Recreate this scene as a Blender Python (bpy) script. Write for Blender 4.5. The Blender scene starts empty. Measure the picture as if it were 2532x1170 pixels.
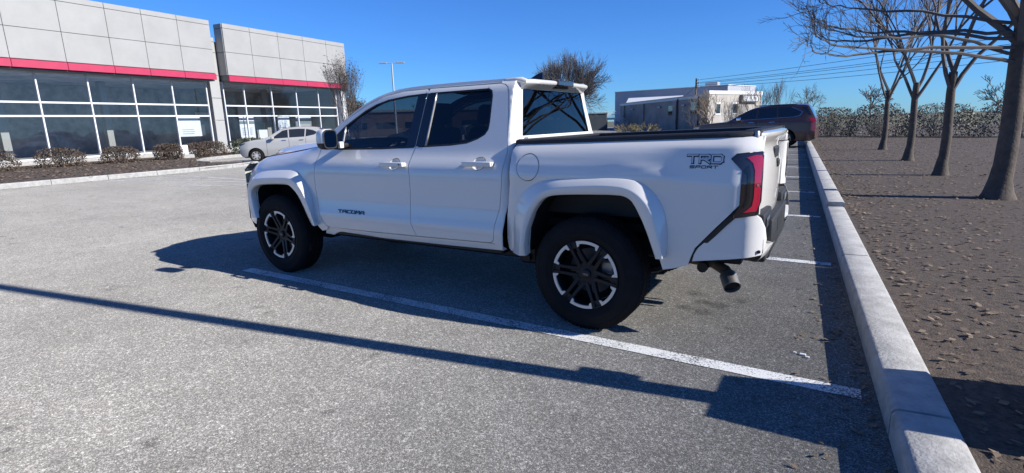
import bpy, bmesh, math, random
from mathutils import Vector, Matrix, noise
from mathutils.geometry import delaunay_2d_cdt
random.seed(7)
R = random.random
PI = math.pi
sc = bpy.context.scene
COL = sc.collection

# ------------------------------------------------------------------ camera, world, sun, exposure
cd = bpy.data.cameras.new('camera')
cam = bpy.data.objects.new('camera', cd)
COL.objects.link(cam)
cd.sensor_width = 36.0
cd.lens = 1306.6 / 2532 * 36.0
cd.clip_start = 0.05
cd.clip_end = 3000
_yaw, _pit, _rol = -0.55251, 0.21091, -0.02878
_f = Vector((math.sin(_yaw) * math.cos(_pit), math.cos(_yaw) * math.cos(_pit), -math.sin(_pit)))
_r = Vector((math.cos(_yaw), -math.sin(_yaw), 0))
_u = _r.cross(_f)
_r2 = _r * math.cos(_rol) + _u * math.sin(_rol)
_u2 = -_r * math.sin(_rol) + _u * math.cos(_rol)
M = Matrix((_r2, _u2, -_f)).transposed().to_4x4()
M.translation = Vector((1.4235, -3.1798, 1.4400))
cam.matrix_world = M
sc.camera = cam

SUN_EL, SUN_AZ = math.radians(30.5), math.atan2(0.163, 0.9866)   # azimuth measured from +X towards +Y
sv = Vector((math.cos(SUN_EL) * math.cos(SUN_AZ), math.cos(SUN_EL) * math.sin(SUN_AZ), math.sin(SUN_EL)))
w = bpy.data.worlds.new('World')
sc.world = w
w.use_nodes = True
nt = w.node_tree
bg = nt.nodes['Background']
sky = nt.nodes.new('ShaderNodeTexSky')
sky.sky_type = 'NISHITA'
sky.sun_disc = False
sky.sun_elevation = SUN_EL
sky.sun_rotation = PI / 2 - SUN_AZ
sky.air_density = 1.0
sky.dust_density = 0.0
sky.ozone_density = 3.0
hs = nt.nodes.new('ShaderNodeHueSaturation')
hs.inputs['Saturation'].default_value = 1.0
tn = nt.nodes.new('ShaderNodeMix')          # even tint: the phone's cool white balance
tn.data_type = 'RGBA'
tn.blend_type = 'MULTIPLY'
tn.inputs['Factor'].default_value = 1
tn.inputs['B'].default_value = (0.335, 0.725, 1.40, 1)
nt.links.new(sky.outputs[0], tn.inputs['A'])
nt.links.new(tn.outputs['Result'], hs.inputs['Color'])
nt.links.new(hs.outputs[0], bg.inputs['Color'])
bg.inputs['Strength'].default_value = 0.074
sl = bpy.data.lights.new('sun', 'SUN')
sl.energy = 5.0
sl.angle = math.radians(0.53)
sl.color = (1.0, 0.965, 0.905)
so = bpy.data.objects.new('sun', sl)
COL.objects.link(so)
so.rotation_euler = (-sv).to_track_quat('-Z', 'Y').to_euler()
so.location = sv * 60
sc.view_settings.view_transform = 'Standard'
sc.view_settings.look = 'None'
sc.view_settings.gamma = 1
sc.view_settings.exposure = 0.60
sc.view_settings.use_curve_mapping = False

# ------------------------------------------------------------------ helpers
ORG = {}


def mat(name, col, rough=0.5, metal=0.0, coat=0.0, coat_r=0.03, spec=0.5, var=0.0, vscale=5.0, bump=0.0, bscale=40.0, emis=None):
    m = bpy.data.materials.new(name)
    m.use_nodes = True
    n = m.node_tree
    b = n.nodes['Principled BSDF']
    b.inputs['Base Color'].default_value = (*col, 1)
    b.inputs['Roughness'].default_value = rough
    b.inputs['Metallic'].default_value = metal
    b.inputs['Coat Weight'].default_value = coat
    b.inputs['Coat Roughness'].default_value = coat_r
    b.inputs['Specular IOR Level'].default_value = spec
    tc = n.nodes.new('ShaderNodeTexCoord')
    if var > 0:
        t = n.nodes.new('ShaderNodeTexNoise')
        t.inputs['Scale'].default_value = vscale
        t.inputs['Detail'].default_value = 6
        t.inputs['Roughness'].default_value = 0.65
        n.links.new(tc.outputs['Object'], t.inputs['Vector'])
        mr = n.nodes.new('ShaderNodeMapRange')
        mr.inputs['From Min'].default_value = 0.3
        mr.inputs['From Max'].default_value = 0.7
        mr.inputs['To Min'].default_value = 1 - var
        mr.inputs['To Max'].default_value = 1 + var
        n.links.new(t.outputs['Fac'], mr.inputs['Value'])
        mx = n.nodes.new('ShaderNodeMix')
        mx.data_type = 'RGBA'
        mx.blend_type = 'MULTIPLY'
        mx.inputs['Factor'].default_value = 1
        mx.inputs['A'].default_value = (*col, 1)
        n.links.new(mr.outputs[0], mx.inputs['B'])
        n.links.new(mx.outputs['Result'], b.inputs['Base Color'])
    if bump > 0:
        t = n.nodes.new('ShaderNodeTexNoise')
        t.inputs['Scale'].default_value = bscale
        t.inputs['Detail'].default_value = 5
        n.links.new(tc.outputs['Object'], t.inputs['Vector'])
        bp = n.nodes.new('ShaderNodeBump')
        bp.inputs['Strength'].default_value = bump
        bp.inputs['Distance'].default_value = 0.01
        n.links.new(t.outputs['Fac'], bp.inputs['Height'])
        n.links.new(bp.outputs[0], b.inputs['Normal'])
    if emis:
        b.inputs['Emission Color'].default_value = (*emis[0], 1)
        b.inputs['Emission Strength'].default_value = emis[1]
    return m


def glass_mat(name, tint, refl=(1, 1, 1), ior=1.5, rough=0.0, absorb=0.0):
    """thin tinted pane: tinted see-through plus fresnel mirror"""
    m = bpy.data.materials.new(name)
    m.use_nodes = True
    n = m.node_tree
    n.nodes.remove(n.nodes['Principled BSDF'])
    tr = n.nodes.new('ShaderNodeBsdfTransparent')
    tr.inputs[0].default_value = (*tint, 1)
    gl = n.nodes.new('ShaderNodeBsdfGlossy')
    gl.inputs['Color'].default_value = (*refl, 1)
    gl.inputs['Roughness'].default_value = rough
    fr = n.nodes.new('ShaderNodeFresnel')
    ge = n.nodes.new('ShaderNodeNewGeometry')      # same fresnel from both sides of the pane
    io = n.nodes.new('ShaderNodeMapRange')
    io.inputs['To Min'].default_value = ior
    io.inputs['To Max'].default_value = 1 / ior
    n.links.new(ge.outputs['Backfacing'], io.inputs['Value'])
    n.links.new(io.outputs[0], fr.inputs['IOR'])
    mx = n.nodes.new('ShaderNodeMixShader')
    n.links.new(fr.outputs[0], mx.inputs[0])
    n.links.new(tr.outputs[0], mx.inputs[1])
    n.links.new(gl.outputs[0], mx.inputs[2])
    n.links.new(mx.outputs[0], n.nodes['Material Output'].inputs['Surface'])
    return m


def tag(o, label=None, cat=None, group=None, kind=None):
    if label: o['label'] = label
    if cat: o['category'] = cat
    if group: o['group'] = group
    if kind: o['kind'] = kind
    return o


def thing(name, label, cat, loc=(0, 0, 0), group=None, rotz=0.0):
    o = bpy.data.objects.new(name, None)
    COL.objects.link(o)
    o.location = loc
    o.rotation_euler = (0, 0, rotz)
    o.empty_display_size = 0.3
    ORG[o.name] = Vector(loc) if rotz == 0 else Vector((0, 0, 0))
    return tag(o, label, cat, group)


def obj(name, vs, fs, m, parent=None, smooth=None, kind=None, mats=None, label=None):
    """vertices are in the space of the whole scene (or of the rotated thing)"""
    me = bpy.data.meshes.new(name)
    NN = getattr(vs, 'N', None)
    org = ORG.get(parent.name, Vector((0, 0, 0))) if parent else Vector((0, 0, 0))
    if org.length > 0:
        vs = [(v[0] - org.x, v[1] - org.y, v[2] - org.z) for v in vs]
    me.from_pydata([tuple(v) for v in vs], [], fs)
    if isinstance(m, (list, tuple)):
        for k in m: me.materials.append(k)
        if mats: me.polygons.foreach_set('material_index', mats)
    else:
        me.materials.append(m)
    if smooth:
        me.polygons.foreach_set('use_smooth', [True] * len(me.polygons))
        me.update()
        if NN: me.normals_split_custom_set_from_vertices(NN)
        else: me.set_sharp_from_angle(angle=math.radians(smooth))
    me.update()
    o = bpy.data.objects.new(name, me)
    COL.objects.link(o)
    if parent:
        o.parent = parent
        ORG[o.name] = org
    if kind: o['kind'] = kind
    if label: o['label'] = label
    return o


class MB:
    """collects primitives into one mesh"""
    def __init__(s): s.v = []; s.f = []
    def add(s, vs, fs):
        k = len(s.v); s.v += [tuple(v) for v in vs]; s.f += [tuple(i + k for i in f) for f in fs]; return s
    def box(s, x0, x1, y0, y1, z0, z1):
        return s.add([(x0, y0, z0), (x1, y0, z0), (x1, y1, z0), (x0, y1, z0), (x0, y0, z1), (x1, y0, z1), (x1, y1, z1), (x0, y1, z1)],
                     [(0, 3, 2, 1), (4, 5, 6, 7), (0, 1, 5, 4), (1, 2, 6, 5), (2, 3, 7, 6), (3, 0, 4, 7)])
    def bbox(s, x0, x1, y0, y1, z0, z1, b=0.01, seg=2):
        bm = bmesh.new()
        bmesh.ops.create_cube(bm, size=1)
        for v in bm.verts:
            v.co = Vector(((x0 + x1) / 2 + v.co.x * (x1 - x0), (y0 + y1) / 2 + v.co.y * (y1 - y0), (z0 + z1) / 2 + v.co.z * (z1 - z0)))
        bmesh.ops.bevel(bm, geom=bm.edges[:], offset=b, segments=seg, affect='EDGES', profile=0.5)
        bm.verts.index_update()
        s.add([v.co[:] for v in bm.verts], [[v.index for v in f.verts] for f in bm.faces])
        bm.free(); return s
    def tube(s, pts, rad, n=8, caps=True):
        pts = [Vector(p) for p in pts]
        if not isinstance(rad, (list, tuple)): rad = [rad] * len(pts)
        k = len(s.v); prev = None
        for i, p in enumerate(pts):
            t = (pts[min(i + 1, len(pts) - 1)] - pts[max(i - 1, 0)]).normalized()
            a = prev if prev is not None else (Vector((0, 0, 1)) if abs(t.z) < 0.9 else Vector((1, 0, 0)))
            a = (a - t * a.dot(t))
            if a.length < 1e-6: a = t.orthogonal()
            a.normalize(); prev = a; b = t.cross(a)
            for j in range(n):
                q = 2 * PI * j / n
                s.v.append(tuple(p + (a * math.cos(q) + b * math.sin(q)) * rad[i]))
        for i in range(len(pts) - 1):
            for j in range(n):
                s.f.append((k + i * n + j, k + i * n + (j + 1) % n, k + (i + 1) * n + (j + 1) % n, k + (i + 1) * n + j))
        if caps:
            s.f.append(tuple(k + j for j in range(n))[::-1]); s.f.append(tuple(k + (len(pts) - 1) * n + j for j in range(n)))
        return s
    def lathe(s, prof, c, n=48, axis='y', closed=False, a0=0, a1=2 * PI):
        """prof = (radius, offset along axis)"""
        k = len(s.v); m = len(prof); full = abs(a1 - a0 - 2 * PI) < 1e-6
        N = n if full else n + 1
        for i in range(N):
            q = a0 + (a1 - a0) * i / n
            for (r, h) in prof:
                if axis == 'y': s.v.append((c[0] + r * math.cos(q), c[1] + h, c[2] + r * math.sin(q)))
                elif axis == 'z': s.v.append((c[0] + r * math.cos(q), c[1] + r * math.sin(q), c[2] + h))
                else: s.v.append((c[0] + h, c[1] + r * math.cos(q), c[2] + r * math.sin(q)))
        for i in range(n):
            i2 = (i + 1) % N
            for j in range(m if closed else m - 1):
                j2 = (j + 1) % m
                s.f.append((k + i * m + j, k + i * m + j2, k + i2 * m + j2, k + i2 * m + j))
        return s
    def prism(s, poly, fn, t0, t1):
        """poly 2d, fn(a, b, t) -> 3d"""
        k = len(s.v); n = len(poly)
        s.v += [tuple(fn(a, b, t0)) for a, b in poly] + [tuple(fn(a, b, t1)) for a, b in poly]
        s.f.append(tuple(k + i for i in range(n))); s.f.append(tuple(k + n + i for i in range(n))[::-1])
        for i in range(n):
            s.f.append((k + i, k + n + i, k + n + (i + 1) % n, k + (i + 1) % n))
        return s
    def quads(s, rows, flip=False):
        """rows: grid of points"""
        k = len(s.v); m = len(rows[0])
        for r in rows: s.v += [tuple(p) for p in r]
        for i in range(len(rows) - 1):
            for j in range(m - 1):
                f = (k + i * m + j, k + i * m + j + 1, k + (i + 1) * m + j + 1, k + (i + 1) * m + j)
                s.f.append(f[::-1] if flip else f)
        return s
    def build(s, name, m, parent=None, smooth=None, **kw):
        return obj(name, s.v, s.f, m, parent, smooth, **kw)


def table(pts, sig=0.0, n=900):
    """smooth 1-d interpolation"""
    x0, x1 = pts[0][0], pts[-1][0]
    def lin(x):
        if x <= x0: return pts[0][1]
        if x >= x1: return pts[-1][1]
        for (a, b), (c, d) in zip(pts, pts[1:]):
            if a <= x <= c: return b + (d - b) * (x - a) / (c - a)
    if sig <= 0: return lin
    K = 12
    ks = [math.exp(-0.5 * (i / K * 2.5) ** 2) for i in range(-K, K + 1)]
    S = sum(ks)
    T = []
    for i in range(n + 1):
        x = x0 + (x1 - x0) * i / n
        T.append(sum(kk * lin(x + sig * 2.5 * j / K) for kk, j in zip(ks, range(-K, K + 1))) / S)
    def f(x):
        t = (x - x0) / (x1 - x0) * n
        if t <= 0: return T[0]
        if t >= n: return T[n]
        i = int(t); return T[i] + (T[i + 1] - T[i]) * (t - i)
    return f


def resample(pts, step=None, n=None, closed=False):
    P = [Vector(p) for p in pts]
    if closed: P.append(P[0])
    L = [0]
    for a, b in zip(P, P[1:]): L.append(L[-1] + (b - a).length)
    if n is None: n = max(2, int(L[-1] / step))
    out = []
    j = 0
    for i in range(n if closed else n + 1):
        t = L[-1] * i / n
        while j < len(L) - 2 and L[j + 1] < t: j += 1
        d = L[j + 1] - L[j]
        out.append(P[j].lerp(P[j + 1], (t - L[j]) / d if d > 0 else 0))
    return out


def subdiv(poly, step, closed=True):
    """keep corners, split long edges"""
    out = []
    n = len(poly)
    for i in range(n if closed else n - 1):
        a, b = Vector(poly[i]), Vector(poly[(i + 1) % n])
        k = max(1, int(math.ceil((b - a).length / step)))
        for j in range(k): out.append(a.lerp(b, j / k))
    if not closed: out.append(Vector(poly[-1]))
    return out


def smooth_line(pts, it=2, closed=False):
    P = [Vector(p) for p in pts]
    for _ in range(it):
        Q = []
        n = len(P)
        rng = range(n if closed else n - 1)
        if not closed: Q.append(P[0])
        for i in rng:
            a, b = P[i], P[(i + 1) % n]
            Q.append(a.lerp(b, 0.25)); Q.append(a.lerp(b, 0.75))
        if not closed: Q.append(P[-1])
        P = Q
    return P


def pip(x, y, poly):
    c = False
    n = len(poly)
    j = n - 1
    for i in range(n):
        xi, yi = poly[i]; xj, yj = poly[j]
        if (yi > y) != (yj > y) and x < (xj - xi) * (y - yi) / (yj - yi) + xi: c = not c
        j = i
    return c


def offset_poly(poly, d):
    """positive d = inwards, polygon counter-clockwise"""
    n = len(poly); out = []
    for i in range(n):
        a, b, c = Vector(poly[i - 1]), Vector(poly[i]), Vector(poly[(i + 1) % n])
        e1 = (b - a); e2 = (c - b)
        if e1.length < 1e-9 or e2.length < 1e-9:
            out.append(b); continue
        e1.normalize(); e2.normalize()
        n1 = Vector((-e1.y, e1.x)); n2 = Vector((-e2.y, e2.x))
        m = n1 + n2
        if m.length < 1e-6: out.append(b + n1 * d); continue
        m.normalize()
        k = max(0.5, m.dot(n1))
        out.append(b + m * d / k)
    return out


def area(p): return 0.5 * sum(p[i - 1][0] * p[i][1] - p[i][0] * p[i - 1][1] for i in range(len(p)))


class PV(list):
    N = None


def panel(outline, S, holes=(), step=0.035, gap=0.0, flange=0.02, rnd=0.003, off=0.0):
    """pressed sheet: outline in (x, z), depth S(x, z); returns verts, faces with normals towards -y"""
    loops = []
    for k, lp in enumerate([outline] + list(holes)):
        lp = [tuple(q[:2]) for q in lp]
        if area(lp) < 0: lp = lp[::-1]
        if gap: lp = offset_poly(lp, gap if k == 0 else -gap)
        lp = subdiv(lp, step)
        loops.append(lp)
    P = []; E = []
    for lp in loops:
        k = len(P); P += [Vector(q) for q in lp]
        E += [(k + i, k + (i + 1) % len(lp)) for i in range(len(lp))]
    nb = len(P)
    for k, lp in enumerate(loops):
        if rnd: P += offset_poly(lp, (0.006 if k == 0 else -0.006))
    if rnd:
        P = P[:nb] + [q for q in P[nb:] if pip(q[0], q[1], loops[0]) and not any(pip(q[0], q[1], h) for h in loops[1:])]
    nr = len(P)
    xs = [p[0] for p in loops[0]]; zs = [p[1] for p in loops[0]]
    inner = [offset_poly(lp, step * 0.5 if k == 0 else -step * 0.5) for k, lp in enumerate(loops)]
    i = 0
    z = min(zs)
    while z < max(zs):
        x = min(xs) + (i % 2) * step * 0.5
        while x < max(xs):
            if pip(x, z, loops[0]) and pip(x, z, inner[0]) and not any(pip(x, z, h) for h in inner[1:]) and not any(pip(x, z, h) for h in loops[1:]):
                P.append(Vector((x, z)))
            x += step
        z += step * 0.866; i += 1
    vo, eo, fo, ov, oe, of = delaunay_2d_cdt(P, E, [], 0, 1e-5)
    isb = [any(q < nb for q in src) for src in ov]
    vs = []
    for q, b in zip(vo, isb):
        vs.append((q[0], S(q[0], q[1]) + off + (rnd if b else 0), q[1]))
    fs = []
    for f in fo:
        cx = sum(vo[i][0] for i in f) / len(f); cy = sum(vo[i][1] for i in f) / len(f)
        if not pip(cx, cy, loops[0]) or any(pip(cx, cy, h) for h in loops[1:]): continue
        a = area([vo[i] for i in f])
        fs.append(tuple(f) if a > 0 else tuple(f)[::-1])
    e = .003
    N = []
    for v in vs:
        n = Vector(((S(v[0] + e, v[2]) - S(v[0] - e, v[2])) / (2 * e), -1, (S(v[0], v[2] + e) - S(v[0], v[2] - e)) / (2 * e)))
        N.append(tuple(n.normalized()))
    if flange:
        cnt = {}
        for f in fs:
            for a, b in zip(f, f[1:] + f[:1]): cnt[(a, b)] = 1
        bd = [(a, b) for (a, b) in cnt if (b, a) not in cnt]
        on = {}
        for a, b in bd:
            d = Vector((vs[b][2] - vs[a][2], -(vs[b][0] - vs[a][0])))
            if d.length > 0: d.normalize()
            for q in (a, b): on[q] = on.get(q, Vector((0, 0))) + d
        mp = {}
        for q, d in on.items():
            if d.length > 1e-6: d.normalize()
            mp[q] = len(vs); v = vs[q]; vs += [v, (v[0], v[1] + flange, v[2])]
            n = tuple(Vector((d.x, -.35, d.y)).normalized()); N += [n, n]
        for a, b in bd: fs.append((mp[b], mp[a], mp[a] + 1, mp[b] + 1))
    out = PV(vs); out.N = N
    return out, fs


def mirrored(vs, fs, W):
    o = PV([(v[0], W - v[1], v[2]) for v in vs])
    n = getattr(vs, 'N', None)
    o.N = [(a, -b, c) for a, b, c in n] if n else None
    return o, [tuple(f)[::-1] for f in fs]


def text_mesh(body, size, extrude=0.0, shear=0.0, space=1.0):
    cu = bpy.data.curves.new('lettering', 'FONT')
    cu.body = body; cu.size = size; cu.extrude = extrude; cu.shear = shear; cu.space_character = space
    cu.resolution_u = 3
    o = bpy.data.objects.new('lettering', cu)
    COL.objects.link(o)
    dg = bpy.context.evaluated_depsgraph_get()
    me = bpy.data.meshes.new_from_object(o.evaluated_get(dg))
    vs = [v.co.copy() for v in me.vertices]
    fs = [tuple(p.vertices) for p in me.polygons]
    bpy.data.objects.remove(o); bpy.data.curves.remove(cu); bpy.data.meshes.remove(me)
    return vs, fs

# ------------------------------------------------------------------ materials
def asphalt_mat():
    m = bpy.data.materials.new('asphalt'); m.use_nodes = True
    n = m.node_tree; b = n.nodes['Principled BSDF']; L = n.links.new
    N = n.nodes.new
    tc = N('ShaderNodeTexCoord')
    def vor(scale):
        v = N('ShaderNodeTexVoronoi'); v.inputs['Scale'].default_value = scale; v.inputs['Randomness'].default_value = 1
        L(tc.outputs['Object'], v.inputs['Vector']); return v
    def noi(scale, det=4, rough=0.6):
        v = N('ShaderNodeTexNoise'); v.inputs['Scale'].default_value = scale; v.inputs['Detail'].default_value = det
        v.inputs['Roughness'].default_value = rough
        L(tc.outputs['Object'], v.inputs['Vector']); return v
    def mr(src, a, c, d, e):
        v = N('ShaderNodeMapRange'); L(src, v.inputs['Value'])
        for k, q in zip(('From Min', 'From Max', 'To Min', 'To Max'), (a, c, d, e)): v.inputs[k].default_value = q
        return v.outputs[0]
    def ma(op, x, y=None):
        v = N('ShaderNodeMath'); v.operation = op
        for i, q in enumerate((x, y)):
            if q is None: continue
            if isinstance(q, (int, float)): v.inputs[i].default_value = q
            else: L(q, v.inputs[i])
        return v.outputs[0]
    v1 = vor(200); v2 = vor(85)
    sep = N('ShaderNodeSeparateColor'); L(v1.outputs['Color'], sep.inputs[0])
    sep2 = N('ShaderNodeSeparateColor'); L(v2.outputs['Color'], sep2.inputs[0])
    st = mr(ma('POWER', sep.outputs[0], 2.4), 0, 1, 0.64, 1.78)
    st2 = mr(ma('POWER', sep2.outputs[1], 5.0), 0, 1, 0.9, 1.6)
    crack = mr(v1.outputs['Distance'], 0.0, 0.8, 1.10, 0.74)
    big = mr(noi(0.35, 5).outputs['Fac'], 0.3, 0.7, 0.86, 1.14)
    mid = mr(noi(3.0, 6, 0.7).outputs['Fac'], 0.3, 0.7, 0.88, 1.12)
    # stalls by the kerb are less worn; brighter look down-sun is painted in too
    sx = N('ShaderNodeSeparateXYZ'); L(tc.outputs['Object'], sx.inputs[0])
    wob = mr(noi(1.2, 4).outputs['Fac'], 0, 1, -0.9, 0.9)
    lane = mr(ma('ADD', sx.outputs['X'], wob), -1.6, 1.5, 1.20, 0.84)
    # oil spots behind the truck
    spn = noi(14, 4)
    sp = mr(noi(2.6, 3).outputs['Fac'], 0.66, 0.72, 1.0, 0.62)
    x = ma('MULTIPLY', st, crack)
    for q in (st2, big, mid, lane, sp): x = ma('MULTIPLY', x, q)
    x = ma('MULTIPLY', x, 0.228)
    # drips where engines and tailpipes have stood
    for (px_, py_, pr) in ((.50, 1.22, .085), (.60, 1.02, .07), (.72, 1.00, .10), (.50, .84, .075), (.64, .80, .085), (.86, 1.18, .05), (-.72, -1.56, .035), (-2.6, -.72, .05), (-2.4, -.78, .04), (.2, 4.1, .12), (.5, 6.6, .15), (-9, -2, .2)):
        vd = N('ShaderNodeVectorMath'); vd.operation = 'DISTANCE'; L(tc.outputs['Object'], vd.inputs[0]); vd.inputs[1].default_value = (px_, py_, 0)
        x = ma('MULTIPLY', x, mr(ma('ADD', vd.outputs['Value'], mr(spn.outputs['Fac'], 0, 1, -.07, .07)), pr * .5, pr * 1.15, 0.66, 1.0))
    x = ma('MINIMUM', x, 0.8)
    cc = N('ShaderNodeCombineColor'); L(x, cc.inputs[0]); L(ma('MULTIPLY', x, 0.955), cc.inputs[1]); L(ma('MULTIPLY', x, 0.865), cc.inputs[2])
    L(cc.outputs[0], b.inputs['Base Color'])
    b.inputs['Roughness'].default_value = 0.82
    b.inputs['Diffuse Roughness'].default_value = 1.0
    b.inputs['Specular IOR Level'].default_value = 0.12
    bp = N('ShaderNodeBump'); bp.inputs['Strength'].default_value = 0.5; bp.inputs['Distance'].default_value = 0.004
    L(v1.outputs['Distance'], bp.inputs['Height']); bp.invert = True
    L(bp.outputs[0], b.inputs['Normal'])
    return m


def paint_line_mat():
    m = mat('road_paint', (0.68, 0.68, 0.66), 0.7)
    n = m.node_tree; N = n.nodes.new; L = n.links.new
    b = n.nodes['Principled BSDF']
    tc = N('ShaderNodeTexCoord')
    v = N('ShaderNodeTexNoise'); v.inputs['Scale'].default_value = 90; v.inputs['Detail'].default_value = 5; v.inputs['Roughness'].default_value = 0.7
    L(tc.outputs['Object'], v.inputs['Vector'])
    v2 = N('ShaderNodeTexNoise'); v2.inputs['Scale'].default_value = 3; v2.inputs['Detail'].default_value = 4
    L(tc.outputs['Object'], v2.inputs['Vector'])
    ad = N('ShaderNodeMath'); ad.operation = 'MULTIPLY_ADD'; ad.inputs[1].default_value = 0.35; L(v2.outputs['Fac'], ad.inputs[0]); L(v.outputs['Fac'], ad.inputs[2])
    cr = N('ShaderNodeValToRGB')
    cr.color_ramp.elements[0].position = 0.60; cr.color_ramp.elements[0].color = (0.10, 0.10, 0.10, 1)
    cr.color_ramp.elements[1].position = 0.66; cr.color_ramp.elements[1].color = (0.66, 0.66, 0.64, 1)
    L(ad.outputs[0], cr.inputs[0]); L(cr.outputs[0], b.inputs['Base Color'])
    bp = N('ShaderNodeBump'); bp.inputs['Strength'].default_value = 0.6; bp.inputs['Distance'].default_value = 0.004
    L(v.outputs['Fac'], bp.inputs['Height']); L(bp.outputs[0], b.inputs['Normal'])
    return m


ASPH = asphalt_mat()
LINE = paint_line_mat()
CONC = mat('concrete', (0.36, 0.35, 0.33), 0.9, var=0.25, vscale=9, bump=0.5, bscale=60)
MULCH = mat('mulch', (0.075, 0.055, 0.040), 0.95, var=0.6, vscale=30, bump=0.8, bscale=95)
LITTER = mat('leaf_litter', (0.17, 0.125, 0.085), 0.9, var=0.5, vscale=3)
PAINT = mat('white_car_paint', (0.69, 0.665, 0.62), 0.30, coat=1.0, coat_r=0.025)
PAINT2 = mat('pearl_car_paint', (0.40, 0.39, 0.37), 0.35, coat=1.0)
PAINTB = mat('brown_car_paint', (0.075, 0.037, 0.030), 0.4, coat=0.55)
BLACKG = mat('gloss_black', (0.008, 0.008, 0.009), 0.16, coat=0.6)
BLACKP = mat('black_plastic', (0.013, 0.013, 0.014), 0.55, bump=0.25, bscale=900)
BLACKM = mat('satin_black_metal', (0.012, 0.012, 0.014), 0.5, coat=0.0, spec=0.3)
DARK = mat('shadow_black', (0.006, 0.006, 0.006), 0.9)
RUBBER = mat('tyre_rubber', (0.009, 0.009, 0.010), 0.80, spec=0.2, var=0.25, vscale=14)
SILVER = mat('machined_alloy', (0.66, 0.63, 0.58), 0.42, 0.35)
DISC = mat('brake_steel', (0.09, 0.09, 0.10), 0.5, 0.6)
STEEL = mat('raw_steel', (0.33, 0.32, 0.31), 0.45, 0.9, var=0.2, vscale=20)
RUST = mat('rusty_steel', (0.10, 0.065, 0.045), 0.7, 0.4, var=0.4, vscale=14)
CHROME = mat('chrome', (0.75, 0.76, 0.78), 0.08, 1.0)
RED = mat('red_lens', (0.36, 0.008, 0.030), 0.12, coat=1.0, var=0.12, vscale=160)
SMOKE = mat('smoked_lens', (0.016, 0.012, 0.014), 0.08, coat=1.0)
CLEARL = mat('clear_lens', (0.55, 0.54, 0.46), 0.15, 0.0, coat=1.0)
AMBER = mat('amber_lens', (0.45, 0.15, 0.02), 0.2, coat=1)
MIRROR = mat('mirror_face', (0.55, 0.58, 0.62), 0.02, 1.0)
SEAT = mat('seat_fabric', (0.022, 0.022, 0.025), 0.85)
TRIM = mat('cabin_trim', (0.030, 0.030, 0.032), 0.7)
GLASS_T = glass_mat('tinted_glass', (0.20, 0.225, 0.25), ior=1.52)
GLASS_D = glass_mat('privacy_glass', (0.12, 0.135, 0.16), ior=1.52)
GLASS_W = glass_mat('windscreen_glass', (0.62, 0.68, 0.68), ior=1.52)
GLASS_S = glass_mat('shopfront_glass', (0.84, 0.87, 0.89), ior=1.6)
GLASS_FAR = mat('dark_window', (0.012, 0.016, 0.02), 0.05, coat=1.0)
PANELM = mat('cladding_panel', (0.325, 0.318, 0.30), 0.42, 0.0, var=0.07, vscale=0.9, coat=0.15)
REDP = mat('red_fascia', (0.42, 0.030, 0.075), 0.4, coat=0.2, var=0.08, vscale=2)
ALU = mat('white_aluminium', (0.66, 0.67, 0.68), 0.35)
ALUD = mat('grey_aluminium', (0.16, 0.16, 0.165), 0.5)
INTW = mat('interior_wall', (0.40, 0.40, 0.41), 0.9, var=0.4, vscale=1.2)
POSTER = mat('poster_white', (0.66, 0.67, 0.69), 0.8, var=0.08, vscale=8)
PRINT = mat('poster_print', (0.16, 0.18, 0.20), 0.8)
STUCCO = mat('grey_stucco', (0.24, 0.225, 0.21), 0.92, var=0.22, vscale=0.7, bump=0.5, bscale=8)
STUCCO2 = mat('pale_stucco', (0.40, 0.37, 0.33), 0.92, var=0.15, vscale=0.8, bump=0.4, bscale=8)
SLABM = mat('slate_cladding', (0.36, 0.37, 0.41), 0.8, var=0.08, vscale=0.5)
WHITEM = mat('white_coping', (0.72, 0.71, 0.69), 0.6)
DKWALL = mat('dark_shed', (0.045, 0.055, 0.065), 0.8, var=0.2, vscale=0.8)
BARK = mat('bark', (0.085, 0.068, 0.055), 0.95, var=0.35, vscale=6, bump=0.8, bscale=30)
TWIG = mat('twig', (0.105, 0.092, 0.085), 0.9, var=0.3, vscale=2)
TWIGP = mat('pale_twig', (0.24, 0.19, 0.13), 0.9, var=0.3, vscale=2)
LEAFD = mat('dark_leaf', (0.050, 0.060, 0.032), 0.6, var=0.5, vscale=3)
LEAFB = mat('dry_leaf', (0.085, 0.060, 0.042), 0.8, var=0.5, vscale=3)
LEAFY = mat('yellow_stems', (0.17, 0.14, 0.075), 0.9, var=0.4, vscale=2)
WOODP = mat('weathered_pole', (0.10, 0.085, 0.07), 0.9, var=0.3, vscale=5)
GALV = mat('galvanised', (0.42, 0.43, 0.44), 0.5, 0.3)
WIRE = mat('wire', (0.02, 0.02, 0.022), 0.7)
GRASSM = mat('winter_grass', (0.10, 0.095, 0.05), 0.95, var=0.5, vscale=1.5)

# ------------------------------------------------------------------ ground, kerbs, lines
def sheet(name, poly, z, m, **kw):
    o = obj(name, [(x, y, z) for x, y in poly], [tuple(range(len(poly)))], m, **kw)
    return o

sheet('ground', [(-700, -700), (700, -700), (700, 700), (-700, 700)], -0.02, GRASSM, kind='structure')
sheet('car_park_asphalt', [(-120, -60), (5.4, -60), (1.70, 0), (-2.4, 65), (-5.2, 110), (-120, 110)], 0.0, ASPH, kind='structure')

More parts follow.
